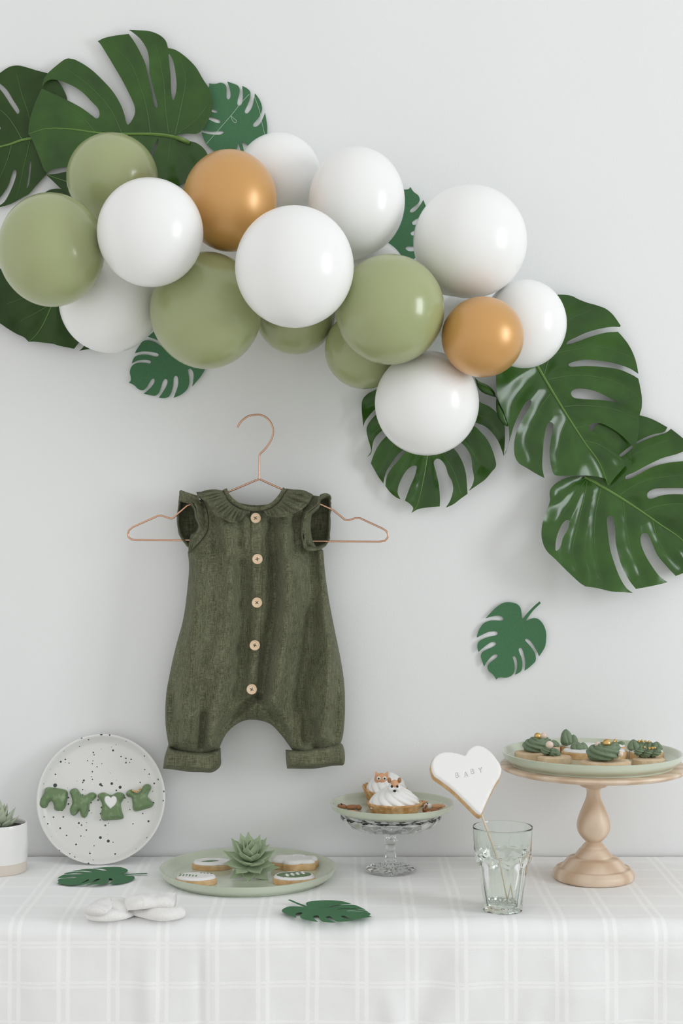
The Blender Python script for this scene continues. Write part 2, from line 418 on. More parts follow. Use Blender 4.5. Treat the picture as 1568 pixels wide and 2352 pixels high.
def cloth_drop_offset(s, x, drop):
    return 0
def build_cloth():
    R = 0.017; drop = 0.44; topl = TD-R-0.004
    sv = np.concatenate([np.linspace(0, topl-.02, 70), np.linspace(topl-.02, topl+R*PI/2+.02, 34)[1:], np.linspace(topl+R*PI/2+.02, topl+R*PI/2+drop, 120)[1:]])
    xs = np.linspace(-TW-.004, TW+.004, 420)
    V, UV = [], []
    folds = [  # x, width, amp, start drop, lean : creases that hang down the front
        (-0.205, .010, .0045, .00, .03), (-0.150, .006, -.0035, .0, .0), (-0.090, .016, .003, .02, .05), (-.165, .012, .004, .06, -.25),
        (0.035, .012, .0045, .04, .25), (0.105, .020, -.005, .0, -.28), (0.150, .022, .006, .0, -.50), (0.075, .009, .004, .10, .3),
        (0.27, .03, .006, .02, -.35), (0.34, .02, -.004, .0, -.3), (-0.31, .03, .004, .0, .1), (-0.43, .03, .006, 0, 0), (.45, .04, .008, 0, 0), (.215, .012, .003, .05, -.2)]
    for s in sv:
        for x in xs:
            if s < topl: y, z, ny, nz_, dr = -s-.004, TZ, 0, 1, 0
            elif s < topl+R*PI/2:
                a = (s-topl)/R; y = -topl-.004-R*math.sin(a); z = TZ-R+R*math.cos(a); ny, nz_ = -math.sin(a), math.cos(a); dr = 0
            else: dr = s-topl-R*PI/2; y = -topl-.004-R; z = TZ-R-dr; ny, nz_ = -1, 0
            k = min(1, max(0, (s-topl+.03)/.06))
            h = 0.0
            n1 = noise.noise((x*9, s*5, 1.3)); n2 = noise.noise((x*26, s*14, 4.1)); n3 = noise.noise((x*60, s*50, 8.2))
            h += (0.0006*n2+0.0004*n3)*(1-k)+k*(0.0045*n1+0.0018*n2+0.0006*n3)
            if k > 0:
                for (fx, w, amp, st, lean) in folds:
                    e = max(0, min(1, (dr-st+.01)/.05))
                    xx = x-fx-lean*dr
                    if abs(xx) < 3*w: h += k*e*amp*math.exp(-(xx/w)**2)*math.exp(-max(0, dr-st-.16)*4)
            if h < 0 and s < topl: h = 0.25*h
            V.append((x, y+ny*(h+.0), z+nz_*h)); UV.append((x, s))
    n = len(xs); Fc = [(i*n+j, i*n+j+1, (i+1)*n+j+1, (i+1)*n+j) for i in range(len(sv)-1) for j in range(n-1)]
    # side drops, one strip each
    nb = len(V)
    o = mk('tablecloth', V, Fc, M['cloth'], origin=(0, -TD/2, TZ), sharp=None, fix=False)
    me = o.data; uvl = me.uv_layers.new(name='UVMap'); idx = np.empty(len(me.loops), int); me.loops.foreach_get('vertex_index', idx)
    uvl.data.foreach_set('uv', np.array(UV)[idx].ravel())
    md = o.modifiers.new('thickness', 'SOLIDIFY'); md.thickness = 0.0012; md.offset = -1
    return tag(o, 'white cotton tablecloth woven with pale double-stripe checks, draped over the table edge', 'tablecloth')
build_cloth()

# ------------------------------------------------------------------ balloons
BAL = [  # key, px, py, rx, ry, material, label     (ordered from the wall outwards)
 ('a', 640, 403, 97, 97, 'bwhite', 'white balloon behind the upper gold balloon, below the highest paper leaf'),
 ('b', 252, 695, 116, 116, 'bwhite', 'shaded white balloon hanging low under the leftmost green balloon'),
 ('c', 850, 632, 84, 84, 'bwhite', 'mostly hidden white balloon peeking out above the big centre-right green balloon'),
 ('d', 1060, 735, 62, 62, 'bwhite', 'mostly hidden small white balloon behind the lower gold balloon'),
 ('e', 678, 722, 92, 92, 'bgreen', 'small dark green balloon peeking out below the largest central white balloon'),
 ('f', 836, 803, 91, 91, 'bgreen', 'shaded green balloon half hidden below the big centre-right green balloon'),
 ('g', 1205, 744, 96, 102, 'bwhite', 'white balloon at the right end of the garland, touching a monstera leaf'),
 ('h', 1079, 555, 131, 130, 'bwhite', 'large white balloon standing highest on the right half of the garland'),
 ('i', 819, 463, 111, 125, 'bwhite', 'white balloon at the top middle of the garland, beside a paper leaf'),
 ('j', 258, 409, 105, 103, 'bgreen', 'green balloon at the top left, lying over the big monstera leaf'),
 ('k', 528, 461, 109, 117, 'bgold', 'larger pearly gold balloon near the top of the garland'),
 ('l', 118, 574, 122, 131, 'bgreen', 'big green balloon at the left end of the garland'),
 ('m', 473, 713, 129, 135, 'bgreen', 'big green balloon directly above the hanging clothes hanger'),
 ('n', 980, 926, 120, 121, 'bwhite', 'lowest white balloon, hanging in front of a downward-pointing monstera leaf'),
 ('o', 895, 711, 126, 127, 'bgreen', 'big glossy green balloon right of the largest central white balloon'),
 ('p', 345, 534, 122, 125, 'bwhite', 'white balloon between the two left green balloons and the upper gold one'),
 ('q', 676, 613, 137, 140, 'bwhite', 'largest white balloon at the centre front of the garland'),
 ('r', 1108, 774, 95, 93, 'bgold', 'smaller pearly gold balloon at the right of the garland'),
]
placed = []
def ball_pos(b, y):
    d = D+y; c = P(b[1], b[2], y); s = d/F
    return c, b[3]*s*0.995, b[4]*s*0.995
for bi, b in enumerate(BAL):
    y = -({'g': .050, 'a': .010, 'c': .008, 'd': .008, 'e': .008, 'h': .012, 'i': .012, 'f': .012, 'm': .012, 'o': .02, 'k': .046}.get(b[0], .032)+b[3]*0.00054)
    while True:
        c, rx, ry = ball_pos(b, y); ok = True
        for (c2, rx2, ry2, b2) in placed:
            v = c-c2; L = v.length; u = v/L
            s1 = math.sqrt((rx*u.x)**2+(rx*u.y)**2+(ry*u.z)**2); s2 = math.sqrt((rx2*u.x)**2+(rx2*u.y)**2+(ry2*u.z)**2)
            if L < 1.01*(s1+s2): ok = False; break
        if ok or y < -0.6: break
        y -= 0.002
    placed.append((c, rx, ry, b))
spine = [P(-40, 560, -.12), P(180, 560, -.13), P(330, 600, -.13), P(560, 600, -.13), P(760, 620, -.13), P(920, 660, -.12), P(1060, 760, -.11), P(1150, 760, -.11)]
spine = smooth_path(spine, 12)
BALLPOS = {}
for (c, rx, ry, b) in placed:
    tgt = min(spine, key=lambda q: (q-c).length)
    ax = tgt-c
    if ax.length < 0.02: ax = Vector((0, 1, 0))
    ax = (ax.normalized()+Vector((0, 0.35, 0))).normalized()
    if c.y > -0.10: ax = Vector((ax.x, -0.15, ax.z)).normalized()
    if b[0] == 'k': ax = Vector((.25, .95, -.1)).normalized()
    if b[0] == 'm': ax = Vector((.1, .95, .2)).normalized()
    root = thing('balloon', c, b[6], 'balloon', 'balloons of the garland')
    BALLPOS[b[0]] = (c, rx, ry)
    # skin: sphere whose pole along ax is drawn out a little into the neck
    rings, seg = 44, 64
    zq = Vector((0, 0, 1)).rotation_difference(ax)
    V = []; Fc = []
    for i in range(rings+1):
        t = PI*i/rings
        for k in range(seg):
            p = Vector((math.sin(t)*math.cos(2*PI*k/seg), math.sin(t)*math.sin(2*PI*k/seg), math.cos(t)))
            e = max(0.0, (p.z-0.86)/0.14); p = p*(1+0.10*e*e)
            p = zq @ p
            V.append((c.x+p.x*rx, c.y+p.y*rx, c.z+p.z*ry))
    for i in range(rings):
        for k in range(seg):
            Fc.append((i*seg+k, i*seg+(k+1) % seg, (i+1)*seg+(k+1) % seg, (i+1)*seg+k))
    o = mk('skin', V, Fc, M[b[5]], root, sharp=None)
    tip = c+Vector((ax.x*rx, ax.y*rx, ax.z*ry))*1.09
    nk = [tip-ax*.004, tip+ax*.002, tip+ax*.005, tip+ax*.008, tip+ax*.011, tip+ax*.013]
    v, f = tube(nk, [.0045, .0028, .0036, .0028, .0052, .0058], 12); mk('knot', v, f, M[b[5]], root)

# ------------------------------------------------------------------ monstera leaves
def polyline_px(s, x0, y0, sc): return outline(s, x0, y0, sc, step=6, closed=False)
def leaf(name, label, crop, out, holes, midrib, veins, y0, tilt=(0, 0), fold=(0, 0), puff=1.6, wave=1.5, m='leaf', rib_r=2.6, stalk=None, curl=0.0, sig=26, extra=None, ymax=-0.003):
    X0, Y0, s = crop
    loops = [outline(out, X0, Y0, s, 4.0)]+[outline(h, X0, Y0, s, 4.0) for h in holes]
    pv, tris, db = fill(loops, 6.5)
    mid = polyline_px(midrib, X0, Y0, s); vn = [polyline_px(q, X0, Y0, s) for q in veins]
    c0 = mid[0]; cen = loops[0].mean(0)
    def depth(p):
        p = np.asarray(p, float)
        dm = seg_dist(p, mid, False)
        # signed side of the midrib
        i = np.argmin(((p[:,None]-mid[None])**2).sum(-1), 1); i0 = np.clip(i-1, 0, len(mid)-1); i1 = np.clip(i+1, 0, len(mid)-1)
        tg = mid[i1]-mid[i0]; sd = np.sign(tg[:,0]*(p[:,1]-mid[i][:,1])-tg[:,1]*(p[:,0]-mid[i][:,0]))
        dv = dm.copy()
        for q in vn: dv = np.minimum(dv, seg_dist(p, q, False))
        soft = np.sqrt(dm**2+64)-8
        w = np.where(sd > 0, fold[0], fold[1])*soft                    # px towards the viewer
        w += puff*6.5*(1-np.exp(-(dv/sig)**2))
        w -= curl*(np.maximum(dm-60, 0)/100)**2*30
        w += wave*np.array([noise.noise((q[0]*.012, q[1]*.012, y0*300))*3+noise.noise((q[0]*.035, q[1]*.035, y0*200)) for q in p])
        w += tilt[0]*(p[:,0]-cen[0])+tilt[1]*(p[:,1]-cen[1])
        if extra is not None: w += extra(p)
        y = y0-w*0.00054
        return np.minimum(y, ymax)
    yf = depth(pv)
    base = P(c0[0], c0[1], depth([c0])[0])
    root = thing(name, base, label, 'leaf', 'monstera leaves around the garland')
    fr = PA(pv[:,0], pv[:,1], yf); bk = PA(pv[:,0], pv[:,1], yf+0.0007)
    v, f = shell(pv, tris, fr, bk); mk('blade', v, f, M[m], root, sharp=50)
    def rib(nm, q, r0, r1, mm):
        y = depth(q)-0.0001; L = len(q); pts = PA(q[:,0], q[:,1], y)
        t_ = tube([tuple(a) for a in pts], [(r0+(r1-r0)*i/max(1, L-1))*0.00054 for i in range(L)], 6)
        mk(nm, t_[0], t_[1], mm, root)
    rib('midrib', mid, rib_r, 0.5, M['rib'])
    for q in vn:
        ok = inside(q, loops) & (border_dist(q, loops) > 1.5); ok[:2] = True
        k = len(q) if ok.all() else int(np.argmin(ok))
        if k > 4: rib('vein', q[:k], 1.15, 0.4, M['vein'])
    if stalk is not None:
        pts = [base]+[P(X0+a/s, Y0+b_/s, yy) for a, b_, yy in stalk]
        t_ = tube(smooth_path(pts, 6), 0.0027, 10); mk('stalk', t_[0], t_[1], M['stalk'], root)
    return root

CL1 = (50, 50, 3.484)
leaf('monstera_leaf', 'big monstera leaf with long open fingers at the top left, spread above the balloons', CL1,
 '50,900* 56,830 68,765 110,640 160,533* 250,575 360,625 480,690 565,752 600,775 622,752 612,698 560,640 480,560 400,510 300,470 235,462 185,487 163,520* 175,460 210,410 290,340 345,300 375,292* 430,305 540,370 640,460 730,560 790,660 820,740 835,800 848,825 880,790 905,730 900,670 860,580 810,480 740,360 680,260 630,180 608,155* 660,130 740,112 855,97* 900,160 945,240 990,340 1010,430 1040,560 1062,668 1080,692 1086,668 1070,600 1045,500 1022,400 1018,300 1000,220 950,140 900,95 857,65* 930,68 1020,75 1100,105 1150,150 1170,210* 1230,225 1310,280 1390,360 1450,460 1500,540 1527,640 1515,730 1480,810 1430,880 1390,897 1320,895 1250,902* 1228,918* 1260,952* 1370,960 1430,990 1475,1040 1492,1090 1470,1190 1380,1260 1250,1318 1150,1380 1000,1400 850,1300 690,1210 500,1140 365,1163 240,1185 205,1215* 175,1180 150,1110 110,1010 72,925',
 ['1176,258 1180,330 1190,430 1195,560 1210,630 1230,580 1238,500 1225,380 1205,300', '1090,935 1062,985 1030,1065 990,1150 985,1165 1010,1140 1052,1060 1092,965'],
 '1238,928 1150,910 1030,900 820,898 600,888 400,860 200,855 60,895',
 ['1175,895 1150,700 1130,450 1070,180', '1030,890 1000,700 940,500 860,320 700,170', '800,890 720,720 620,590 500,480 350,370', '1225,900 1270,700 1310,450 1260,290', '1250,895 1390,790 1475,680', '1195,940 1172,1080 1160,1300', '1222,948 1290,1090 1370,1220', '590,888 490,770 330,650', '960,905 900,1010 840,1160', '640,895 520,1020 400,1140'],
 -0.0085, tilt=(0.0, 0.0), fold=(0.0, 0.0), puff=1.2, wave=1.0, rib_r=4.2, stalk=[(1290, 945, -.022), (1330, 965, -.012)])
CL2 = (0, 140, 6.535)
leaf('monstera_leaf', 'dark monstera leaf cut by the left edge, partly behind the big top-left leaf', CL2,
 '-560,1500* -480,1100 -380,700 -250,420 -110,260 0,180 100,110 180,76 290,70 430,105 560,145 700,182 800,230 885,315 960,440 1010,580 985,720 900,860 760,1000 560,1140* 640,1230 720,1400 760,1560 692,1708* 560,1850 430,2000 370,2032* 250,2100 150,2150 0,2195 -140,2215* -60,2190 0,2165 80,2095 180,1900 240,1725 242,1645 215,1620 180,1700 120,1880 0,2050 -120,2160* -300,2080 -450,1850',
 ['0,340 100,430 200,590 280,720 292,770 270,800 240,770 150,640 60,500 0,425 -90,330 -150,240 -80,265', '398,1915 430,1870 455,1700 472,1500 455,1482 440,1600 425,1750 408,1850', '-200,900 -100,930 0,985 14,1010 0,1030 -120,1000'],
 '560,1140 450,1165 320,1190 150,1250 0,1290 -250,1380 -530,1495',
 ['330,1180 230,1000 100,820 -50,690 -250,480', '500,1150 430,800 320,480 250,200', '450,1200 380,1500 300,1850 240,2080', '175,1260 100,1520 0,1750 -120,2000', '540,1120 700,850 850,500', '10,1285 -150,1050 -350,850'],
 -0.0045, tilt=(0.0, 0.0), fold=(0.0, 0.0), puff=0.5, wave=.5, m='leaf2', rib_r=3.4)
CL3 = (0, 640, 6.533)
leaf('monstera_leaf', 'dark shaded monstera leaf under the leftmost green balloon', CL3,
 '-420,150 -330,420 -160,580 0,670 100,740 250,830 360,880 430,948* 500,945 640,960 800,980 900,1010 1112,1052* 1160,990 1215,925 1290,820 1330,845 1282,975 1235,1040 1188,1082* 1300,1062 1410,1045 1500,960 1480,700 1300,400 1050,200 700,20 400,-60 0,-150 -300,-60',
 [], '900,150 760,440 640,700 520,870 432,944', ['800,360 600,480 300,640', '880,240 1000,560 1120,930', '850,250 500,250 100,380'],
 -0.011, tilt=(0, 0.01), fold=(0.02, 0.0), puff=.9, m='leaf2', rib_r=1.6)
CL4 = CL2
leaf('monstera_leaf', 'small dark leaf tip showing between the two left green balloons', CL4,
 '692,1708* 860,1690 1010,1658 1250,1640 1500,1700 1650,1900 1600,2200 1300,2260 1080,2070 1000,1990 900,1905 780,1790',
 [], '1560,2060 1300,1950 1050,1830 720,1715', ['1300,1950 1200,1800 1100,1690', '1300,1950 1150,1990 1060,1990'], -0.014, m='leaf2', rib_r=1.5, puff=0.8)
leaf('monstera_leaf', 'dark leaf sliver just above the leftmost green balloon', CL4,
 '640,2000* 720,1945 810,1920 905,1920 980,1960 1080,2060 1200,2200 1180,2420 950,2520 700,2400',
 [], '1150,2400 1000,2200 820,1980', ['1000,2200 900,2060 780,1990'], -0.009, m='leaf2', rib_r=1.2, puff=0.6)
CR1 = (820, 860, 4.3556)
leaf('monstera_leaf', 'monstera leaf pointing straight down behind the lowest white balloon', CR1,
 '190,150 110,190 55,250 45,330 54,450 60,525* 80,470 130,400 185,345 290,290 330,300 260,350 185,405 120,480 93,545 108,640 132,720 138,770 98,830* 140,790 152,710 168,655 205,600 265,552 350,500 380,520 290,620 230,685 180,770 145,860 138,892* 170,950 210,1020 262,1092* 268,1050 292,970 340,890 400,810 455,758 490,735 475,775 420,850 350,930 300,1010 285,1075 282,1118* 330,1180 390,1230 434,1250* 406,1190 412,1120 440,1050 490,965 548,917 592,915 592,950 570,1030 530,1120 500,1200 478,1263* 520,1290 560,1335 543,1386* 605,1350 700,1332 826,1320* 828,1240 815,1100 790,980 765,880 790,845 830,850 880,910 910,1000 950,1080 958,1160 930,1260 886,1333* 960,1300 1040,1240 1104,1195* 1097,1090 1085,980 1050,870 1000,780 965,735 1000,680 1045,690 1100,750 1140,830 1150,930 1168,1040 1150,1110 1113,1168* 1180,1122 1280,1050 1340,980 1388,918 1378,840 1345,740 1300,650 1250,590 1190,530 1140,490 1160,470 1200,488 1265,512 1340,572 1410,670 1450,770 1466,822* 1475,700 1478,600 1470,510 1400,390 1320,320 1235,280 1100,180 900,80 740,150* 520,60 330,70',
 [], '735,180 720,450 700,810 660,1060 600,1310 548,1380', ['725,400 590,720 440,980 350,1150', '722,420 840,760 960,960 1040,1200', '730,300 430,640 220,980', '730,300 1000,560 1230,900', '735,230 350,420 120,640', '735,230 1050,330 1340,480 1440,640', '735,200 400,230 100,330', '712,640 600,860 440,1190','712,640 830,900 860,1000'],
 -0.012, tilt=(0, 0.0), fold=(-0.03, 0.10), puff=1.9, wave=2.2, rib_r=2.4, sig=20)
CR2 = (1120, 660, 4.2378)
r2 = leaf('monstera_leaf', 'tall bright monstera leaf at the right, overlapping the leaf below it', CR2,
 '660,75 740,72 820,85 880,115 970,150 1060,175 1150,210 1220,270 1292,372* 1286,386* 1200,385 1080,405 960,440 850,490 775,530 765,555 850,535 1000,480 1150,440 1265,432* 1310,480 1370,560 1420,660 1450,760 1464,842* 1380,790 1270,750 1130,720 960,705 830,725 783,752 805,772 950,765 1120,775 1280,800 1400,850 1464,888* 1480,960 1498,1070 1495,1180 1478,1235 1472,1350 1455,1480 1420,1620 1385,1688* 1408,1548* 1300,1440 1200,1370 1100,1325 1020,1325 985,1352 1000,1390 1060,1420 1120,1480 1200,1570 1300,1660 1346,1726* 1300,1780 1230,1860 1174,1936* 1162,1880 1100,1850 1000,1835 900,1830 750,1835 650,1825 618,1750 600,1620 610,1500 630,1400 637,1330 605,1310 575,1340 550,1450 535,1600 530,1750 550,1857* 480,1820 380,1760 300,1710 262,1640 255,1530 275,1420 330,1300 400,1180 425,1110 400,1095 360,1130 310,1220 260,1330 225,1440 175,1610 155,1640* 195,1540 208,1470 200,1350 150,1200 100,1080 80,950 78,870 70,740 140,600 270,560 400,600 440,700* 430,500 470,280 560,120',
 ['808,1025 850,990 950,990 1060,1015 1180,1075 1290,1130 1200,1110 1080,1095 900,1085 830,1070'],
 '445,700 490,780 560,900 650,1050 780,1260 950,1520 1080,1700 1170,1920',
 ['540,860 620,670 850,605 1100,580 1400,680', '590,895 800,860 1050,870 1300,950 1470,1080', '740,1160 900,1150 1200,1180 1460,1280', '490,820 400,910 250,1100 215,1350', '610,1030 500,1180 420,1330 375,1500 420,1700', '770,1280 720,1400 680,1600 690,1800', '470,740 600,480 760,330 1000,220', '940,1490 1100,1540 1300,1680', '850,1370 1000,1330', '460,720 330,740 150,800'],
 -0.0125, tilt=(-0.01, 0.01), fold=(0.36, -0.015), puff=1.5, wave=1.6, rib_r=3.6, sig=24)
CR3 = (1230, 940, 4.639)
leaf('monstera_leaf', 'glossy monstera leaf running off the right edge, lowest of the leaves', CR3,
 '520,722* 600,600 575,400 620,200 800,90 950,60 1120,68 1250,110 1402,192* 1370,240 1250,268 1130,318 1030,378 900,478 882,505 905,510 1000,440 1090,362 1250,292 1380,252 1440,208* 1520,270 1600,340 1670,430* 1600,440 1500,478 1350,520 1200,590 1050,670 960,712 955,745 1000,740 1100,690 1250,612 1400,572 1600,550 1710,545* 1790,690 1835,848* 1700,842 1550,840 1400,840 1260,850 1192,890 1190,940 1222,955 1330,920 1450,905 1600,908 1840,915* 1860,1100 1835,1300 1770,1480 1720,1620* 1620,1720 1490,1777* 1400,1680 1300,1560 1240,1430 1200,1340 1160,1315 1120,1350 1120,1430 1160,1540 1230,1660 1310,1770 1402,1843* 1300,1870 1150,1900 1066,1915* 1000,1830 930,1700 880,1560 850,1400 845,1270 820,1160 795,1130 760,1160 765,1280 790,1480 840,1650 900,1800 970,1910 1036,1958* 950,1950 800,1940 650,1905 528,1888* 470,1850 350,1740 210,1600 110,1500 65,1380 65,1250 100,1120 150,980 150,870 200,800 300,740 420,712',
 ['210,1500 215,1400 240,1310 290,1210 340,1175 360,1190 340,1280 290,1370 265,1460 222,1512'],
 '522,720 600,760 700,820 900,940 1100,1070 1300,1210 1568,1400 1715,1610',
 ['530,750 430,900 330,1050 230,1200', '545,760 510,950 440,1250 390,1500 430,1720', '690,840 640,1080 620,1350 640,1600 700,1800', '930,990 950,1200 1000,1480 1120,1780', '1240,1180 1290,1370 1400,1560 1530,1700', '890,915 1050,810 1240,740 1700,690', '1150,1085 1300,1030 1568,1010 1800,1080', '750,830 850,640 1100,450 1400,330', '525,735 400,790 230,900'],
 -0.0060, tilt=(0, 0.0), fold=(0.40, -0.02), puff=1.8, wave=2.0, rib_r=3.8, sig=22)
# the rolled edge of the tall right leaf
for nm, s_, yy in (('curled_lobe', '1175,30* 1220,70 1310,110 1370,170 1392,232* 1340,215 1270,190 1220,150 1195,100', -.030), ('curled_lobe', '1392,215* 1430,300 1480,400 1517,505* 1500,522 1440,480 1400,400 1388,300', -.034)):
    lp = [outline(s_, *CR1, 2.5)]; pv, tris, db = fill(lp, 3.5)
    w = dome(db, 9, .004)
    v, f = shell(pv, tris, PA(pv[:,0], pv[:,1], yy-w), PA(pv[:,0], pv[:,1], yy+.0007-w*.6)); mk(nm, v, f, M['leaf'], r2, sharp=50)

# ------------------------------------------------------------------ paper leaves (one die-cut shape)
TPL = outline('960,490* 1010,420 1100,300 1222,182* 1203,150* 1100,240 1000,345 926,440* 914,435* 905,320 880,240 820,190 700,165 600,180 480,260 400,340 318,428* 400,405 500,385 570,395 612,435 590,465 480,462 380,470 290,510 220,600 185,690 172,748* 260,700 360,655 450,640 510,650 522,680 490,708 380,730 270,770 200,820 185,880 190,940 203,982* 270,920 360,850 430,815 480,820 492,850 450,890 350,935 270,980 240,1040 255,1110 275,1170 293,1217* 350,1130 410,1060 470,1020 515,1025 510,1060 450,1110 380,1165 350,1220 370,1290 430,1340 470,1390 495,1437* 520,1405 570,1395 660,1400 740,1370 785,1310 795,1220 780,1120 763,1060 785,1042 815,1070 835,1160 830,1260 797,1353* 850,1330 900,1290 920,1200 910,1090 870,980 862,930 890,905 920,940 950,1040 968,1160 955,1287* 1010,1250 1080,1190 1135,1130 1138,1040 1100,950 1030,860 965,785 970,762 1030,780 1090,850 1150,950 1195,1052* 1250,970 1295,880 1312,720 1300,620 1250,510 1180,440 1110,425 1040,445', 0, 0, 1, 22)
TPV, TTR, TDB = fill([TPL], 45)
def fit(src, dst, mirror=False):
    s = np.array(src, float); 
    if mirror: s = s*[-1, 1]
    a = s[:,0]+1j*s[:,1]; b = np.array(dst)[:,0]+1j*np.array(dst)[:,1]
    am, bm_ = a.mean(), b.mean(); k = ((b-bm_)*np.conj(a-am)).sum()/(np.abs(a-am)**2).sum()
    def fn(p):
        p = np.asarray(p, float)
        if mirror: p = p*[-1, 1]
        z = (p[:,0]+1j*p[:,1]-am)*k+bm_
        return np.stack([z.real, z.imag], -1)
    return fn
KEY = [(495, 1437), (515, 1030), (490, 850), (522, 680), (612, 435)]           # tip and the four slit ends of one side
def wall_paper(label, dst, crop, mirror=False, lift=.0035):
    d = [(crop[0]+x/crop[2], crop[1]+y/crop[2]) for x, y in dst]
    fn = fit(KEY[:len(d)], d, mirror); q = fn(TPV)
    cen = q.mean(0); bend = ((q-cen)**2).sum(1)/80**2
    y = -.0012-lift*np.minimum(bend, 1.6)
    v, f = shell(q, TTR, PA(q[:,0], q[:,1], y), PA(q[:,0], q[:,1], y+.0004))
    o = mk('paper_leaf', v, f, M['paper'], sharp=60)
    return tag(o, label, 'paper leaf', 'cut paper monstera leaves'), fn
p4 = wall_paper('green paper monstera leaf alone on the wall right of the romper', KEY, (1070, 1360, 7.127))
p1, fn1 = wall_paper('green paper leaf high on the wall with white thread tied across it', [(280, 228), (590, 480), (760, 580), (880, 715), (1010, 935)], (440, 160, 7.127))
p2 = wall_paper('green paper leaf on the wall wedged between two white balloons', [(815, 130), (800, 840), (860, 1210), (815, 1520), (670, 1970)], (880, 420, 13.07))
p3 = wall_paper('dark shaded paper leaf on the wall below the green balloon over the hanger', [(120, 930), (560, 865), (785, 865), (970, 805), (1210, 680)], (280, 760, 7.84), mirror=True)
c7 = lambda pts: [P(440+x/7.127, 160+y/7.127, -.0105) for x, y in pts]
for pts in ([(245, 1210), (440, 985), (640, 755), (800, 555), (942, 400)], [(640, 755), (690, 800), (735, 840), (715, 868), (680, 850), (650, 790), (640, 755)], [(1020, 420), (1110, 670), (1150, 870), (1195, 1060)]):
    v, f = tube(smooth_path(c7(pts), 4), .00022, 6); mk('thread', v, f, M['thread'], p1)
def table_paper(label, tip, base):
    a = on_z(*tip, TZ+.0015); b = on_z(*base, TZ+.0015)
    # template px (y down) seen from above: x right, y towards the viewer
    fn = fit([(495, 1437), (940, 465)], [(a.x, -a.y), (b.x, -b.y)])
    q = fn(TPV); zz = TZ+.0012+np.array([.002+.003*noise.noise((u*22, v_*22, 3.3)) for u, v_ in q])+np.where(TDB < 60, .0008, 0)
    zz = np.maximum(zz, TZ+.0014)
    fr = np.stack([q[:,0], -q[:,1], zz+.0004], -1); bk = fr-[0, 0, .0004]
    v, f = shell(TPV, TTR, fr, bk); return tag(mk('paper_leaf', v, f, M['paper'], sharp=60), label, 'paper leaf', 'cut paper monstera leaves')
table_paper('green paper leaf lying on the tablecloth below the speckled plate', (131.3, 2033.7), (278.6, 2013.1))
table_paper('green paper leaf lying at the front edge of the tablecloth, before the green plate', (853.2, 2114.3), (704.3, 2088.6))

# ------------------------------------------------------------------ hanger
HY = -0.036
hp = lambda s: [P(*map(float, t.split(',')), HY) for t in s.split()]
hang = thing('clothes_hanger', P(595, 1242, HY), 'thin copper wire clothes hanger carrying the green romper', 'hanger')
hook = smooth_path(hp('545,982 550,973 558,964 570,956 584,953 598,953 611,959 621,970 627,986 625,1004 617,1020 606,1034 597,1043 595,1052'), 5)+hp('595,1070 595,1101')
v, f = tube(hook, .00125, 10); mk('hook', v, f, M['copper'], hang)
sh = hp('595,1100 526,1129 430,1161 398,1189')+hp('393,1191 388,1190 370,1184 362,1185 304,1211 296,1218 293,1226 295,1234 302,1239 312,1240 440,1241 595,1242 715,1243 872,1244 884,1242 890,1235 891,1227 886,1219 878,1214 826,1190 816,1190 800,1195 792,1194 764,1171 740,1160 650,1125 595,1100')
v, f = tube(sh, .00125, 10); mk('frame', v, f, M['copper'], hang)

# ------------------------------------------------------------------ romper
YB = -0.036
body_out = [outline('514,1126* 525,1150 548,1166 575,1172 600,1172 625,1165 645,1146 657,1122* 690,1127 726,1140* 716,1180 714,1220 722,1250 742,1264* 747,1320 755,1376 767,1440 780,1503 790,1567 792,1631 787,1691 776,1722* 720,1738 672,1724* 662,1710 643,1685 620,1663 592,1654 566,1654 544,1663 522,1682 508,1707 502,1726* 445,1738 388,1718* 380,1663 381,1600 391,1541 404,1484 421,1420 431,1345 434,1300 431,1268* 448,1245 468,1215 472,1180 462,1150 450,1130*', step=5)]
RID = [ # ridges and valleys of the linen: polyline, amplitude (m), half-width px
 ('655,1230 662,1330 655,1440 640,1540 625,1620', .0060, 20), ('712,1270 716,1380 708,1480 690,1600 700,1690', -.0065, 22), ('752,1400 758,1500 752,1620 740,1690', .0050, 18),
 ('455,1290 452,1400 440,1520 425,1640 420,1700', .0050, 20), ('520,1210 530,1330 520,1450 505,1570 490,1660 480,1710', .0038, 22), ('555,1300 560,1420 555,1520 545,1600', -.0045, 18),
 ('625,1200 632,1300 630,1400 615,1500 608,1580', -.0055, 15), ('590,1600 560,1625 530,1655 505,1690', -.0045, 9), ('600,1600 625,1640 655,1690', -.004, 9), ('470,1640 462,1715', -.004, 7), ('448,1650 440,1720', .003, 7),
 ('690,1640 690,1720', .003, 8), ('720,1660 728,1725', -.0035, 9), ('412,1660 408,1715', -.003, 7), ('490,1180 500,1260', -.003, 12), ('680,1190 672,1270', -.004, 13), ('560,1180 566,1260', .003, 10),
 ('395,1580 392,1680', -.003, 10), ('770,1560 772,1690', -.0025, 10), ('500,1480 470,1560', .002, 12)]
RID = [(outline(s_, step=8, closed=False), a, w) for s_, a, w in RID]
def body_front(p, clampd=True):
    p = np.atleast_2d(np.asarray(p, float)); d = border_dist(p, body_out)*np.where(inside(p, body_out), 1, 0)
    h = dome(d, 62, .021); e = np.clip(d/18, 0, 1)
    for q, a, w in RID: h = h+2.8*e*a*np.exp(-(seg_dist(p, q, False)/w)**2)
    h = h+e*np.array([.0016*noise.noise((u*.022, v_*.014, .5))+.0010*noise.noise((u*.06, v_*.03, 2.5))+.0004*noise.noise((u*.16, v_*.09, 7.5)) for u, v_ in p])
    return YB-.002-np.maximum(h, 0)
rom = thing('baby_romper', P(585, 1770, YB), 'olive green linen baby romper with frilled collar hanging on the wall', 'romper')
pv, tris, db = fill(body_out, 5.0)
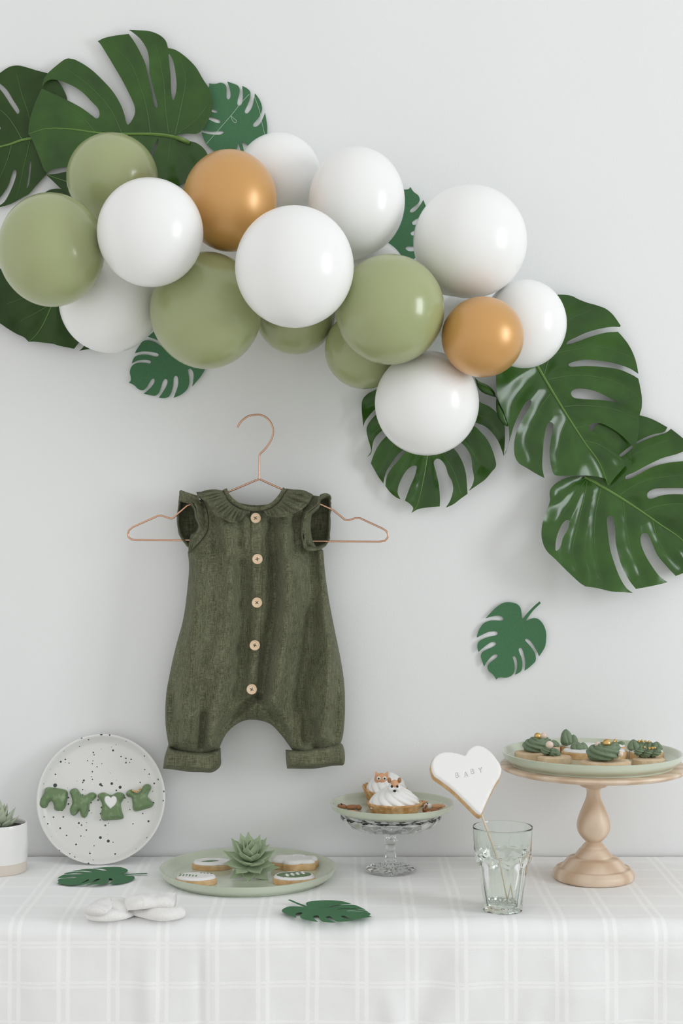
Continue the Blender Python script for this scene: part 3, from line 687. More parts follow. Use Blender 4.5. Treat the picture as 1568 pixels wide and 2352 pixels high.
yf = body_front(pv); yb = YB+.001+dome(db, 60, .012)
v, f = shell(pv, tris, PA(pv[:,0], pv[:,1], yf), PA(pv[:,0], pv[:,1], yb)); mk('body', v, f, M['linen'], rom, sharp=None)
def patch(nm, s_, yfun, th=.0012, crop=(0, 0, 1), step=3.5, m='linen', sub=None, parent=None):
    lp = [outline(s_, *crop, step)]; pv, tris, db = fill(lp, step*1.25); y = yfun(pv, db)
    v, f = shell(pv, tris, PA(pv[:,0], pv[:,1], y), PA(pv[:,0], pv[:,1], y+th)); return mk(nm, v, f, M[m], parent or rom, sharp=None)
CA = (360, 920, 2.8); CB = (340, 1280, 3.136)
# inside of the back neckline
patch('back_neck', '514,1127* 530,1146 558,1157 600,1160 634,1152 656,1124* 662,1150 645,1185 560,1190 512,1150', lambda p, d: YB+.002+0*d, crop=(0, 0, 1))
# button band
def placket_y(p, d): return body_front(p)-.0016*np.clip(d/2.5, 0, 1)-.0003
patch('button_band', '574,1170* 602,1170* 603,1220 603,1290 602,1380 599,1450 599,1500 594,1570 591,1653* 566,1653* 566,1570 571,1480 575,1384 576,1284', placket_y, .001)
def strip(nm, inner, outer, crop, yin, yout, waves, amp, m='linen', n=90, mcols=12, crimp=.0, parent=None, th=.0011):
    A = outline(inner, *crop, 1.0, closed=False); B = outline(outer, *crop, 1.0, closed=False)
    def res(L, k):
        s_ = np.concatenate([[0], np.cumsum(np.linalg.norm(np.diff(L, axis=0), axis=1))]); t = np.linspace(0, s_[-1], k)
        return np.stack([np.interp(t, s_, L[:,0]), np.interp(t, s_, L[:,1])], -1)
    A = res(A, n); B = res(B, n); V = []
    for i in range(n):
        ph = waves*2*PI*i/(n-1)
        for j in range(mcols):
            t = j/(mcols-1); p = A[i]*(1-t)+B[i]*t
            yi = yin(p) if callable(yin) else yin; yo = yout(p) if callable(yout) else yout
            y = yi*(1-t)+yo*t-amp*(t**0.6)*(math.sin(ph)*.6+.4*math.sin(1.7*ph+1))-.0035*math.sin(PI*min(1, t*1.0))*.6
            y -= crimp*(1-t)*t*2*math.sin(ph*2.7)
            V.append(P(p[0], p[1], y))
    Fc = [(i*mcols+j, i*mcols+j+1, (i+1)*mcols+j+1, (i+1)*mcols+j) for i in range(n-1) for j in range(mcols-1)]
    o = mk(nm, V, Fc, M[m], parent or rom, sharp=None, fix=False)
    md = o.modifiers.new('thickness', 'SOLIDIFY'); md.thickness = th; md.offset = 0
    return o
def bf(off): return lambda p: float(body_front([p])[0])-off
# collar frill, left and right
strip('collar_frill', '418,580 440,612 470,650 510,680 560,705 600,715', '258,606 290,632 330,660 352,705 385,745 430,762 470,782 505,784 540,770 572,728 598,722', CA, bf(.004), bf(.014), 5, .0050, crimp=.0045)
strip('collar_frill', '690,708 730,690 780,655 815,610 840,580', '692,722 720,742 770,754 830,744 890,720 945,690 980,650 1002,606', CA, bf(.004), bf(.014), 3.5, .0045, crimp=.004)
# top faces of the frills lie back over the shoulders
strip('collar_frill', '418,580 380,574 330,576 290,588 260,604', '420,600 385,612 345,626 305,634 272,626', CA, YB-.006, YB-.012, 1.5, .002)
strip('collar_frill', '842,574 890,574 940,578 998,604', '838,600 885,622 930,632 985,618', CA, YB-.006, YB-.012, 1.5, .002)
# neck band
nb = outline('436,570 452,605 480,640 520,670 570,692 620,700 672,697 715,685 760,655 795,615 825,566', *CA, 2.0, closed=False)
nbp = [P(a, b_, float(body_front([(a, b_)])[0])-.006-.006*math.sin(PI*i/(len(nb)-1))) for i, (a, b_) in enumerate(nb)]
V, Fc = [], []
for i, p in enumerate(nbp):
    a = nbp[max(0, i-1)]; b_ = nbp[min(len(nbp)-1, i+1)]; t = (b_-a).normalized(); nrm = Vector((-t.z, 0, t.x)); nrm = nrm if nrm.z > 0 else -nrm
    if t.x < 0: nrm = -nrm
    for k in range(10):
        q = 2*PI*k/10; V.append(p+nrm*math.cos(q)*.0030+Vector((0, -1, 0))*math.sin(q)*.0018)
Fc = [(i*10+k, i*10+(k+1) % 10, (i+1)*10+(k+1) % 10, (i+1)*10+k) for i in range(len(nbp)-1) for k in range(10)]+[tuple(range(10))[::-1], tuple((len(nbp)-1)*10+k for k in range(10))]
mk('neck_band', V, Fc, M['linen'], rom, sharp=None)
# sleeve frills
def ring_frill(nm, edge, centre, crop, depth_edge, depth_in, parent=None, waves=9, amp=.0022):
    E = outline(edge, *crop, 3.0); n = len(E); c = np.array([crop[0]+centre[0]/crop[2], crop[1]+centre[1]/crop[2]]); V = []
    lev = [(1.00, 0.0), (0.95, .02), (0.90, .14), (0.86, .45), (0.81, .85), (0.70, 1.0), (0.4, 1.0), (0.15, 1.0)]
    for (s_, k) in lev:
        for i in range(n):
            p = c+(E[i]-c)*s_; ye = depth_edge(E[i]); y = ye*(1-k)+depth_in*k
            y -= amp*math.sin(waves*2*PI*i/n+.7)*max(0, s_-.45)*1.5
            V.append(P(p[0], p[1], y))
    Fc = [(a*n+i, a*n+(i+1) % n, (a+1)*n+(i+1) % n, (a+1)*n+i) for a in range(len(lev)-1) for i in range(n)]+[tuple((len(lev)-1)*n+i for i in range(n))]
    o = mk(nm, V, Fc, M['linen'], parent or rom, sharp=None, fix=False)
    md = o.modifiers.new('thickness', 'SOLIDIFY'); md.thickness = .0022; md.offset = 0
    return o
ring_frill('sleeve_frill', '1050,612 1085,597 1112,606 1119,640 1116,720 1114,820 1108,895 1085,935 1055,955 1010,967 955,958 944,925 946,880 934,835 946,775 975,722 1010,692 1040,662', (1045, 800), CA,
   lambda p: -.058+max(0, (p[0]-712))*.0005, -.012, waves=11)
strip('sleeve_frill_seam', '1000,612 968,668 935,730 925,800 926,880 945,955', '1046,616 1036,662 985,708 950,770 938,835 948,950', CA, bf(.002), -.060, 4, .0012, n=60, mcols=7)
ring_frill('sleeve_frill', '152,578 178,600 215,640 250,690 262,755 285,815 262,862 228,882 222,905 205,942 168,905 145,860 132,800 135,700 146,630', (200, 770), CA,
   lambda p: -.034-max(0, (p[0]-405))*.00042, -.012, waves=9)
strip('sleeve_frill_seam', '290,640 318,700 330,770 325,830 290,890 205,980', '212,640 250,672 262,750 290,820 232,880 206,942', CA, bf(.002), -.056, 4, .0018, n=60, mcols=8)
strip('sleeve_frill', '262,612 275,640 290,660', '152,576 146,640 205,662', CA, -.050, -.040, 1.2, .0015, n=30, mcols=10)
# cuffs
def cuff_y(p, d): return YB-dome(d, 12, .018)-.004-.0012*np.array([noise.noise((u*.05, v_*.03, 9)) for u, v_ in p])
def cuff(s_):
    lp = [outline(s_, *CB, 4)]; pv, tris, db = fill(lp, 4.5); y = cuff_y(pv, db)
    v, f = shell(pv, tris, PA(pv[:,0], pv[:,1], y), PA(pv[:,0], pv[:,1], YB+.002+dome(db, 12, .014))); mk('cuff', v, f, M['linen'], rom, sharp=60)
cuff('146,1350* 180,1378 300,1392 420,1400 522,1372* 524,1430 521,1502 465,1548 380,1548 290,1545 200,1532 107,1522* 118,1440')
cuff('990,1386* 1100,1388 1220,1368 1330,1345 1375,1336 1402,1352 1417,1430 1408,1495 1370,1500 1320,1503 1200,1522 1000,1522* 992,1450')
# buttons
for bx, by, a in ((587, 1190, .2), (591, 1284, .9), (590, 1384, .05), (585, 1482, .5), (578, 1583, .3)):
    yb_ = float(placket_y(np.array([[bx, by]]), np.array([5.]))[0])-.0012
    c = P(bx, by, yb_); R = .00635
    prof = [(0, 0), (R*.9, 0), (R, .0006), (R, .0016), (R*.9, .0024), (R*.78, .0024), (R*.68, .0019), (0, .0019)]
    v, f = lathe(prof, n=36); Mx = Matrix.Translation(c) @ Matrix.Rotation(PI/2, 4, 'X')
    bt = mk('button', *xform((v, f), Mx), M['button'], rom, sharp=30)
    pr = []
    for k in range(2):
        t = a+PI/4+k*PI/2; e = Vector((math.cos(t), 0, math.sin(t)))*.0022; q = c+Vector((0, -.0021, 0))
        pr.append(tube([q-e+Vector((0, .0008, 0)), q-e*.9, q, q+e*.9, q+e+Vector((0, .0008, 0))], [.0006, .00042, .0003, .00042, .0006], 6))
    vv, ff = join(pr); mk('cross_stitch', vv, ff, M['dthread'], bt)

# ------------------------------------------------------------------ plates
def plate_profile(R, H, rf, t=.0038, foot=.78):
    """closed profile of a coupe plate: R rim radius, H height, rf floor radius"""
    out = [(0, .0008), (R*foot*.94, .0008), (R*foot*.96, 0), (R*foot, 0), (rf+.001, .0014), (R-.0035, H*.45), (R-.0008, H-.001), (R-.0006, H), (R-.0020, H+.0004), (R-.0034, H-.0004),
           (R-.0062, H*.5+.001), (rf-.002, t+.0006), (rf-.008, t), (0, t)]
    return out[:4]+prof_smooth(out[4:7], 5)[:-1]+out[6:10]+prof_smooth(out[10:13], 5)+[out[13]]
def plate(name, label, c, R, H, rf, m, cat='plate', group=None):
    root = thing(name, c, label, cat, group); v, f = lathe(plate_profile(R, H, rf), c, 110); mk('dish', v, f, M[m], root, sharp=70); return root
# plate lying on the table
PC = Vector(((569.5-CX)*1.811/F, 1.811-D, TZ+.0015))
o = mk('plate', *lathe(plate_profile(.1052, .0130, .0945, t=.003, foot=.9), PC, 120), M['sage'], sharp=70)
tag(o, 'sage green plate lying flat on the tablecloth below the romper', 'plate', 'sage green plates')
# speckled plate leaning on the wall
tiltp = math.radians(13.5); Rp = .0803
bot = on_z(226, 1987, TZ+.002); Mp = Matrix.Translation(bot) @ Matrix.Rotation(-tiltp, 4, 'X') @ Matrix.Translation((0, 0, Rp)) @ Matrix.Rotation(PI/2, 4, 'X')
sp = mk('plate', *xform(lathe(plate_profile(Rp, .0125, .0715, t=.0032, foot=.8), (0, 0, -.0125), 120), Mp), M['speckle'], sharp=70, origin=bot)
tag(sp, 'white speckled plate leaning upright against the wall, holding four green biscuits', 'plate')

# ------------------------------------------------------------------ the four glazed garment biscuits on the speckled plate
pn = (Mp.to_3x3() @ Vector((0, 0, 1))).normalized(); pp = Mp @ Vector((0, 0, -.0125+.0034))
camp = Vector((0, -D, ZC))
def ray_plane(px, py, p0, n):
    d = P(px, py, 0)-camp; t = (p0-camp).dot(n)/d.dot(n); return camp+d*t
def biscuit(label, s_, T=.0072, W=11):
    lp = [outline(s_, 0, 1660, 3.733, 2.5)]; pv, tris, db = fill(lp, 3.0); 
    base = np.array([tuple(ray_plane(a, b_, pp, pn)) for a, b_ in pv]); h = dome(db, W, T)*np.array([1+.10*noise.noise((u*.07, w*.07, 5)) for u, w in pv])+.0012
    v, f = shell(pv, tris, base+np.outer(h, np.array(pn)), base+np.outer(np.full(len(pv), .0002), np.array(pn)))
    root = thing('garment_biscuit', ray_plane(*lp[0].mean(0), pp, pn), label, 'biscuit', 'green garment biscuits on the speckled plate')
    mk('biscuit', v, f, M['matcha'], root, sharp=60); return root
biscuit('green glazed biscuit shaped like shorts, leftmost on the speckled plate', '400,557 480,560 566,578 582,610 568,700 548,742 502,757 468,742 462,705 446,672 422,682 406,718 380,736 342,726 330,694 352,650 380,608')
biscuit('green glazed biscuit shaped like a sleeved romper, second from left on the speckled plate', '598,592 622,566 662,566 684,598 702,618 738,620 772,601 808,600 828,626 810,656 772,690 764,742 745,800 720,816 696,800 684,752 662,778 636,797 610,786 600,742 620,690 614,640')
g3 = biscuit('green glazed bodysuit biscuit with a white heart on its chest', '838,622 868,601 902,600 930,614 962,620 1002,598 1042,600 1070,626 1056,660 1037,692 1046,760 1060,815 1022,830 940,836 880,836 865,790 876,720 870,682 846,652')
lp = [outline('955,741* 920,705 903,664 913,636 938,632 957,647* 978,632 1000,638 1010,666 995,705', 0, 1660, 3.733, 1.5)]; pv, tris, db = fill(lp, 2.0)
base = np.array([tuple(ray_plane(a, b_, pp, pn)) for a, b_ in pv]); nn = np.array(pn)
v, f = shell(pv, tris, base+np.outer(.0085+dome(db, 3, .0014), nn), base+np.outer(np.full(len(pv), .0065), nn)); mk('heart', v, f, M['icing'], g3, sharp=60)
g4 = biscuit('green glazed shirt biscuit with a row of gold beads at its neck', '1080,606 1100,582 1130,572 1152,596 1172,604 1200,590 1226,546 1252,526 1286,532 1296,562 1276,600 1266,632 1290,660 1316,692 1300,722 1230,745 1160,760 1140,740 1136,690 1125,642 1092,632')
for a, b_ in ((1145, 586), (1158, 592), (1173, 598), (1190, 588), (1196, 580), (1206, 570)):
    q = ray_plane(a/3.733, 1660+b_/3.733, pp, pn)+pn*.0068; v, f = sphere(q, .0013, 12, 8); mk('gold_bead', v, f, M['gold'], g4)

# ------------------------------------------------------------------ pot with succulent
def leaf_mesh(name, L, W, T, m, tipc=1.0):
    """fleshy pointed leaf along +Y, root at 0"""
    V, Fc = [], []; nl, ns = 8, 8
    wf = [.42, .62, .84, .98, 1.0, .86, .55, .22, .02]
    for i in range(nl+1):
        t = i/nl; w = W*wf[i]/2; y = L*t; lift = .18*L*t*t; cup = .22*w
        th = T*(1-.65*t)
        for k in range(ns):
            a = 2*PI*k/ns; x = math.cos(a)*w; z = math.sin(a)*th/2*(wf[i]**.6)
            V.append((x, y, lift+z+cup*(x/(w+1e-9))**2))
    for i in range(nl):
        for k in range(ns): Fc.append((i*ns+k, i*ns+(k+1) % ns, (i+1)*ns+(k+1) % ns, (i+1)*ns+k))
    Fc += [tuple(range(ns))[::-1], tuple(nl*ns+k for k in range(ns))]
    me = bpy.data.meshes.new(name); me.from_pydata(V, [], Fc); me.polygons.foreach_set('use_smooth', [True]*len(me.polygons)); me.materials.append(m)
    bm = bmesh.new(); bm.from_mesh(me); bmesh.ops.recalc_face_normals(bm, faces=bm.faces); bm.to_mesh(me); bm.free()
    return me
def rosette(name, c, label, spec, me, axis=(0, 0, 1), group=None):
    root = thing(name, c, label, 'succulent', group); k = 0
    q = Vector((0, 0, 1)).rotation_difference(Vector(axis).normalized()).to_matrix().to_4x4()
    for (n, elev, sc, r0, z0, off) in spec:
        for i in range(n):
            az = 2*PI*(i/n)+off+random.uniform(-.1, .1); e = math.radians(elev+random.uniform(-5, 5)); s_ = sc*random.uniform(.92, 1.08)
            o = bpy.data.objects.new('leaf', me); link(o, root); ORG[o] = Vector(c)
            o.matrix_local = q @ Matrix.Rotation(az, 4, 'Z') @ Matrix.Translation((0, r0, z0)) @ Matrix.Rotation(e, 4, 'X') @ Matrix.Scale(s_, 4)
    return root
lm = leaf_mesh('succulent_leaf', .037, .0205, .0060, M['succ'])
rosette('succulent', (-.1085, 1.806-D, TZ+.0175), 'pale green succulent rosette lying in the middle of the sage plate',
  [(8, -6, .86, .001, -.004, .0), (8, 10, .92, .001, .000, .4), (7, 26, .92, .001, .003, .1), (6, 44, .86, .001, .006, .6), (5, 60, .78, .001, .008, .2), (4, 76, .68, .0005, .010, .5)], lm, axis=(0.05, -.42, .90))
potc = Vector(((-4-CX)*1.842/F, 1.842-D, TZ+.0016))
pot = thing('plant_pot', potc, 'small white glazed pot with a raw clay foot at the left edge', 'pot')
v, f = lathe([(0, 0)]+prof_smooth([(.0325, 0), (.0338, .002), (.0345, .0135)], 3), potc, 64); mk('clay_foot', v, f, M['potraw'], pot)
v, f = lathe(prof_smooth([(.0345, .0135), (.0355, .030), (.0352, .046), (.0345, .0575), (.0335, .0592)], 4)+prof_smooth([(.0322, .0585), (.0318, .050), (.0312, .045)], 3)+[(0, .0135)], potc, 64); mk('glazed_body', v, f, M['pot'], pot, sharp=60)
v, f = lathe([(0, .0525), (.0315, .0525), (.0315, .046), (0, .046)], potc, 40); mk('soil', v, f, M['soil'], pot)
lm2 = leaf_mesh('grey_succulent_leaf', .026, .0125, .0075, M['succ2'])
rosette('succulent', potc+Vector((0, 0, .0525)), 'thick-leaved grey green succulent growing in the white pot',
  [(8, 32, .95, .008, .0, .1), (8, 48, 1.0, .006, .002, .5), (7, 62, 1.0, .004, .004, .2), (5, 76, .95, .002, .007, .4), (3, 86, .8, .001, .012, 0)], lm2)

# ------------------------------------------------------------------ baby socks
def loft(path, hw, hh, z0, n=28, seed=0.0, open_end=False):
    """soft flattened tube lying on z0 along ground points; half-width hw, height hh per point"""
    k = 9; pts = smooth_path([Vector((p.x, p.y, 0)) for p in path], k); m = len(pts)
    W = np.interp(np.linspace(0, 1, m), np.linspace(0, 1, len(hw)), hw); H = np.interp(np.linspace(0, 1, m), np.linspace(0, 1, len(hh)), hh); V = []
    for i in range(m):
        t = (pts[min(i+1, m-1)]-pts[max(i-1, 0)]).normalized(); nr = Vector((-t.y, t.x, 0)); u = i/(m-1)
        e = math.sqrt(max(.0005, 1-(1-min(1, u/.22))**2)); 
        if not open_end: e *= math.sqrt(max(.0005, 1-(1-min(1, (1-u)/.22))**2))
        for q in range(n):
            a = 2*PI*q/n; cx, cz = math.cos(a), math.sin(a)
            x = math.copysign(abs(cx)**.8, cx)*W[i]*e; z = (.5+.5*math.copysign(abs(cz)**.85, cz))*H[i]*(.35+.65*e)
            p = pts[i]+nr*x; f = 1+.22*noise.noise((p.x*70, p.y*110, z*60+seed))+.07*noise.noise((p.x*240, p.y*240, z*200+seed))
            V.append((p.x, p.y, z0+z*f))
    Fc = [(i*n+q, i*n+(q+1) % n, (i+1)*n+(q+1) % n, (i+1)*n+q) for i in range(m-1) for q in range(n)]+[tuple(range(n))[::-1], tuple((m-1)*n+q for q in range(n))]
    return V, Fc
def gp(a, b_, z=.004): return on_z(a/3.733, 1660+b_/3.733, TZ+z)
def sock(label, foot, cuff_):
    c = gp(*foot[0][1]); root = thing('baby_sock', (c.x, c.y, TZ+.0016), label, 'sock', 'pair of white baby socks')
    v, f = loft([gp(*q) for q in foot[0]], foot[1], foot[2], TZ+.0016, seed=1.0); mk('foot', v, f, M['sock'], root, sharp=None)
    v, f = loft([gp(q[0], q[1], cuff_[3]+.004) for q in cuff_[0]], cuff_[1], cuff_[2], TZ+.0016+cuff_[3], seed=5.0, open_end=True); mk('cuff', v, f, M['sock'], root, sharp=None)
sock('white terry baby sock lying left, its toe towards the pot', ([(766, 1650), (860, 1672), (990, 1668), (1100, 1640), (1160, 1622)], [.0115, .0145, .0140, .010, .006], [.010, .0130, .0120, .008, .005]),
     ([(1075, 1615), (985, 1575), (890, 1585), (815, 1640)], [.010, .0140, .0140, .0120], [.009, .0110, .0110, .010], .0080))
sock('white terry baby sock lying right with its cuff folded back', ([(1130, 1610), (1250, 1640), (1390, 1668), (1480, 1660), (1528, 1640)], [.0135, .0150, .0160, .0150, .0115], [.012, .0130, .0140, .0140, .011]),
     ([(1092, 1590), (1190, 1570), (1330, 1560), (1500, 1560)], [.0120, .0160, .0160, .0150], [.012, .0140, .0135, .0125], .0115))

# ------------------------------------------------------------------ decorated biscuits
def slab_xy(pts2, z0, T, step, W, top_noise=.0004):
    pv, tris, db = fill([pts2], step); h = T-W+np.sqrt(np.clip(1-(1-np.clip(db/W, 0, 1))**2, 0, 1))*W
    h = h+np.array([top_noise*noise.noise((u*200, w*200, 3)) for u, w in pv])*np.clip(db/W, 0, 1)
    return shell(pv, tris, np.column_stack([pv, z0+h]), np.column_stack([pv, np.full(len(pv), z0)]))
def ell(c, rx, ry, n=48, wob=0.03, lob=0, la=0.1, rot=0.0, seed=0):
    t = np.arange(n)*2*PI/n; r = 1+wob*np.sin(3*t+seed)+wob*.6*np.sin(5*t+2*seed)
    if lob: r = 1-la+la*2*np.abs(np.sin(lob*t/2+seed))**.8-la*.3
    x = rx*r*np.cos(t); y = ry*r*np.sin(t)
    return np.stack([c[0]+x*math.cos(rot)-y*math.sin(rot), c[1]+x*math.sin(rot)+y*math.cos(rot)], -1)
def shrink(pts, k): c = pts.mean(0); return c+(pts-c)*k
def deco(label, c, rx, ry, group, z0, t1=.0068, t2=.0030, lob=0, seed=0, bm_='cookie', icing=True, rot=0, ik=.95):
    root = thing('decorated_biscuit', (c[0], c[1], z0), label, 'biscuit', group)
    b = ell(c, rx, ry, 64, .012, lob, .14, rot, seed)
    mk('biscuit_base', *slab_xy(b, z0, t1, .0028, .0016), M[bm_], root, sharp=50)
    if icing: mk('icing', *slab_xy(shrink(b, ik), z0+t1-.0006, t2, .0022, .0024, .0002), M['icing'], root, sharp=60)
    return root, z0+t1-.0006+t2
def flat_bit(nm, pts, z, T, m, root): mk(nm, *slab_xy(np.array(pts), z, T, .0012, .0006, 0), M[m], root, sharp=60)
ZP = TZ+.0015+.0032; Y_ = lambda d: d-D
grp = 'iced biscuits on the flat sage plate'
def lozenge(a, b_, w, n=10, bend=0.0):
    a = np.array(a); b_ = np.array(b_); t = b_-a; L = np.linalg.norm(t); t = t/L; nrm = np.array([-t[1], t[0]])
    up = [a+t*L*i/n+nrm*(w*math.sin(PI*i/n)**.8+bend*math.sin(PI*i/n)) for i in range(n)]; dn = [b_-t*L*i/n+nrm*(-w*math.sin(PI*i/n)**.8+bend*math.sin(PI*i/n)) for i in range(n)]
    return up+dn
r, z = deco('white iced biscuit with one green painted leaf, back left on the flat plate', (-.1565, Y_(1.845)), .0245, .0165, grp, ZP, seed=.4)
flat_bit('painted_leaf', lozenge((-.170, Y_(1.838)), (-.1475, Y_(1.843)), .0038), z-.0004, .0009, 'igreen', r)
flat_bit('painted_leaf', lozenge((-.172, Y_(1.850)), (-.160, Y_(1.853)), .002), z-.0004, .0009, 'icing', r)
r, z = deco('oval white iced biscuit with a green fern sprig, front left on the flat plate', (-.1690, Y_(1.770)), .0240, .0180, grp, ZP, seed=1.1)
flat_bit('painted_stem', lozenge((-.188, Y_(1.772)), (-.164, Y_(1.764)), .0009), z-.0004, .0007, 'igreen', r)
for i in range(6):
    b0 = np.array((-.186+.0035*i, Y_(1.7715-.0011*i)))
    for s_ in (-1, 1): flat_bit('painted_leaf', lozenge(b0, b0+np.array((-.0025+.0005*i, s_*(.0068-.0005*i))), .0016), z-.0004, .0008, 'igreen', r)
for i in range(4):
    b0 = np.array((-.166+.004*i, Y_(1.7822-.0012*i))); flat_bit('painted_leaf', lozenge(b0, b0+np.array((.004, -.003)), .0015), z-.0004, .0008, 'igreen', r)
r, z = deco('white iced cloud-shaped biscuit, back right on the flat plate', (-.0565, Y_(1.848)), .0275, .0205, grp, ZP, t1=.0085, t2=.0042, lob=6, seed=.5)
for i in range(5):
    a = .6+i*.55; flat_bit('icing_dot', ell((-.0565+.012*math.cos(a), Y_(1.852)+.008*math.sin(a)), .0034, .0028, 16, 0), z-.0006, .0012, 'icing', r)
r, z = deco('white biscuit with glossy green centre and white sprig, front right on the flat plate', (-.0552, Y_(1.773)), .0250, .0188, grp, ZP, seed=2.2)
flat_bit('green_icing', ell((-.0552, Y_(1.772)), .0205, .0135, 36, .01, rot=.1), z-.0006, .0011, 'igreen', r)
flat_bit('sprig_stem', lozenge((-.068, Y_(1.765)), (-.040, Y_(1.7835)), .0007), z+.0003, .0008, 'icing', r)
for i in range(4):
    b0 = np.array((-.064+.006*i, Y_(1.7675+.0038*i)))
    for s_ in (-1, 1): flat_bit('sprig_leaf', lozenge(b0, b0+np.array((.001+.0025*(s_ > 0)*-1, s_*.0062))+np.array((.002, 0)), .0019), z+.0003, .0010, 'icing', r)

# ------------------------------------------------------------------ swirls
def swirl(c, R, H, lobes, twist, depth, n=90, rings=26, base=.88, pw=.75, tilt=None, seed=0, squash=1.0):
    V, Fc = [], []
    for i in range(rings+1):
        t = i/rings
        r = R*max(0, 1-t**2.0)**pw*(base+(1-base)*math.sin(min(1, t*4)*PI/2)); z = H*t
        for k in range(n):
            a = 2*PI*k/n; q = abs(math.sin((lobes*(a+seed)+twist*t*2*PI)/2)); m = 1-depth+depth*q**.55
            wob = 1+.05*math.sin(2*a+seed*3+4*t)
            V.append((r*m*wob*math.cos(a), r*m*wob*math.sin(a)*squash, z*(1+.05*math.sin(a*1+seed))))
    Fc = [(i*n+k, i*n+(k+1) % n, (i+1)*n+(k+1) % n, (i+1)*n+k) for i in range(rings) for k in range(n)]+[tuple(range(n))[::-1]]
    Mx = Matrix.Translation(c) @ (tilt or Matrix.Identity(4))
    return xform((V, Fc), Mx)

def coil(c, R, H, turns, a, lobes=5, depth=.32, twist=4.0, seed=0.0, n=30, N=120):
    V = []; Rc = R-a*.9
    for i in range(N+1):
        t = i/N; ang = seed+2*PI*turns*t; rad = Rc*(1-t)**.75; z = a*.75+(H-a*1.1)*t**1.15
        ctr = Vector((rad*math.cos(ang), rad*math.sin(ang), z)); T = Vector((-math.sin(ang), math.cos(ang), .25)).normalized()
        rr = a*(1-.30*t)*min(1, (t/.04)**.5 if t < .04 else 1)*(1 if t < .86 else max(.03, 1-((t-.86)/.14)**1.5))
        out = Vector((math.cos(ang), math.sin(ang), 0)); up = T.cross(out); up = up if up.z > 0 else -up
        for k in range(n):
            q = 2*PI*k/n; m = 1-depth+depth*abs(math.sin((lobes*q+twist*ang)/2))**.9
            V.append(Vector(c)+ctr+(out*math.cos(q)+up*math.sin(q)*.95)*rr*m)
    Fc = [(i*n+k, i*n+(k+1) % n, (i+1)*n+(k+1) % n, (i+1)*n+k) for i in range(N) for k in range(n)]+[tuple(range(n))[::-1], tuple(N*n+k for k in range(n))]
    return V, Fc

# ------------------------------------------------------------------ wooden cake stand with plate and frosted biscuits
WS = Vector(((1362.5-CX)*1.805/F, 1.805-D, TZ+.0016)); K = 1.805/F
def wz(cy): return ZC-(1760+cy/4.639-CY)*K-TZ
ws = thing('cake_stand', WS, 'turned pale wooden cake stand on the right of the table', 'cake stand')
wr = lambda h: h/4.639*K
base_p = [(0, 0), (wr(405), 0), (wr(425), .0015), (wr(431), .005), (wr(425), .0085), (wr(405), .0115), (wr(388), .0135)]+[(wr(a), wz(b_)) for a, b_ in ((352, 1085), (338, 1070), (330, 1060), (305, 1028), (285, 1005), (262, 985), (215, 975), (196, 972))]
ped_p = [(wr(196), wz(985)), (wr(197), wz(962)), (wr(188), wz(945)), (wr(165), wz(915)), (wr(150), wz(895)), (wr(128), wz(875)), (wr(118), wz(858)), (wr(100), wz(838)), (wr(82), wz(820))]
col_p = [(wr(82), wz(822)), (wr(88), wz(808)), (wr(130), wz(765)), (wr(165), wz(710)), (wr(178), wz(650)), (wr(170), wz(585)), (wr(145), wz(510)), (wr(112), wz(430)), (wr(84), wz(360)), (wr(72), wz(305)), (wr(76), wz(265)), (wr(100), wz(232)), (wr(150), wz(205)), (wr(160), .1345)]
v, f = lathe([(0, 0)]+prof_smooth(base_p[1:], 4)+[(0, wz(972))], WS, 96); mk('base', v, f, M['wood'], ws, sharp=35)
v, f = lathe([(0, wz(985))]+prof_smooth(ped_p, 4)+[(0, wz(820))], WS, 80); mk('collar', v, f, M['wood'], ws, sharp=35)
v, f = lathe([(0, wz(822))]+prof_smooth(col_p, 5)+[(0, .1345)], WS, 80); mk('column', v, f, M['wood'], ws, sharp=35)
ZD = .8868-TZ-.0016
v, f = lathe([(0, ZD-.0075), (.105, ZD-.0065), (.1085, ZD-.005), (.1105, ZD-.0025), (.1098, ZD-.0006), (.108, ZD), (0, ZD)], WS, 120); mk('top_board', v, f, M['wood'], ws, sharp=35)
PW = Vector(((1358.5-CX)*1.805/F, 1.805-D, .8870))
o = mk('plate', *lathe(plate_profile(.1064, .0150, .0945, t=.003, foot=.9), PW, 120), M['sage'], sharp=70)
tag(o, 'sage green plate full of frosted biscuits on the wooden cake stand', 'plate', 'sage green plates')
ZW = PW.z+.0031
gw = 'frosted biscuits on the wooden stand'
def frosted(label, u, v_, rx, ry, swirls, balls, icing=False, lob=0, t1=.0085, seed=0, bmx='pcookie'):
    c = (PW.x+u*.01, PW.y+v_*.01)
    r, z = deco(label, c, rx*.01, ry*.01, gw, ZW, t1=t1, t2=.0028 if icing else .0006, lob=lob, seed=seed, bm_=bmx, icing=icing)
    if not icing: z = ZW+t1
    for (du, dv, R, H, lb, tw, dp, dz) in swirls:
        cc = (c[0]+du*.01, c[1]+dv*.01, z-.0008+dz*.01)
        if R > .9: a = coil(cc, R*.01, H*.01, 1.15 if R < 1.5 else 1.7, min(.0105, R*.0052), lobes=6, depth=.5, twist=5, seed=seed*5+du)
        else: a = swirl(cc, R*.0105, H*.0092, 3+int(lb > 5), tw*.8, dp*.8, seed=seed+du, base=.72, pw=.50)
        mk('frosting', a[0], a[1], M['frost'], r, sharp=None)
    for (du, dv, dz, R, m) in balls:
        a = sphere((c[0]+du*.01, c[1]+dv*.01, z+dz*.01*(.86 if R < .3 else .95)), R*.01, 18, 12); mk('pearl', a[0], a[1], M[m], r)
    return r
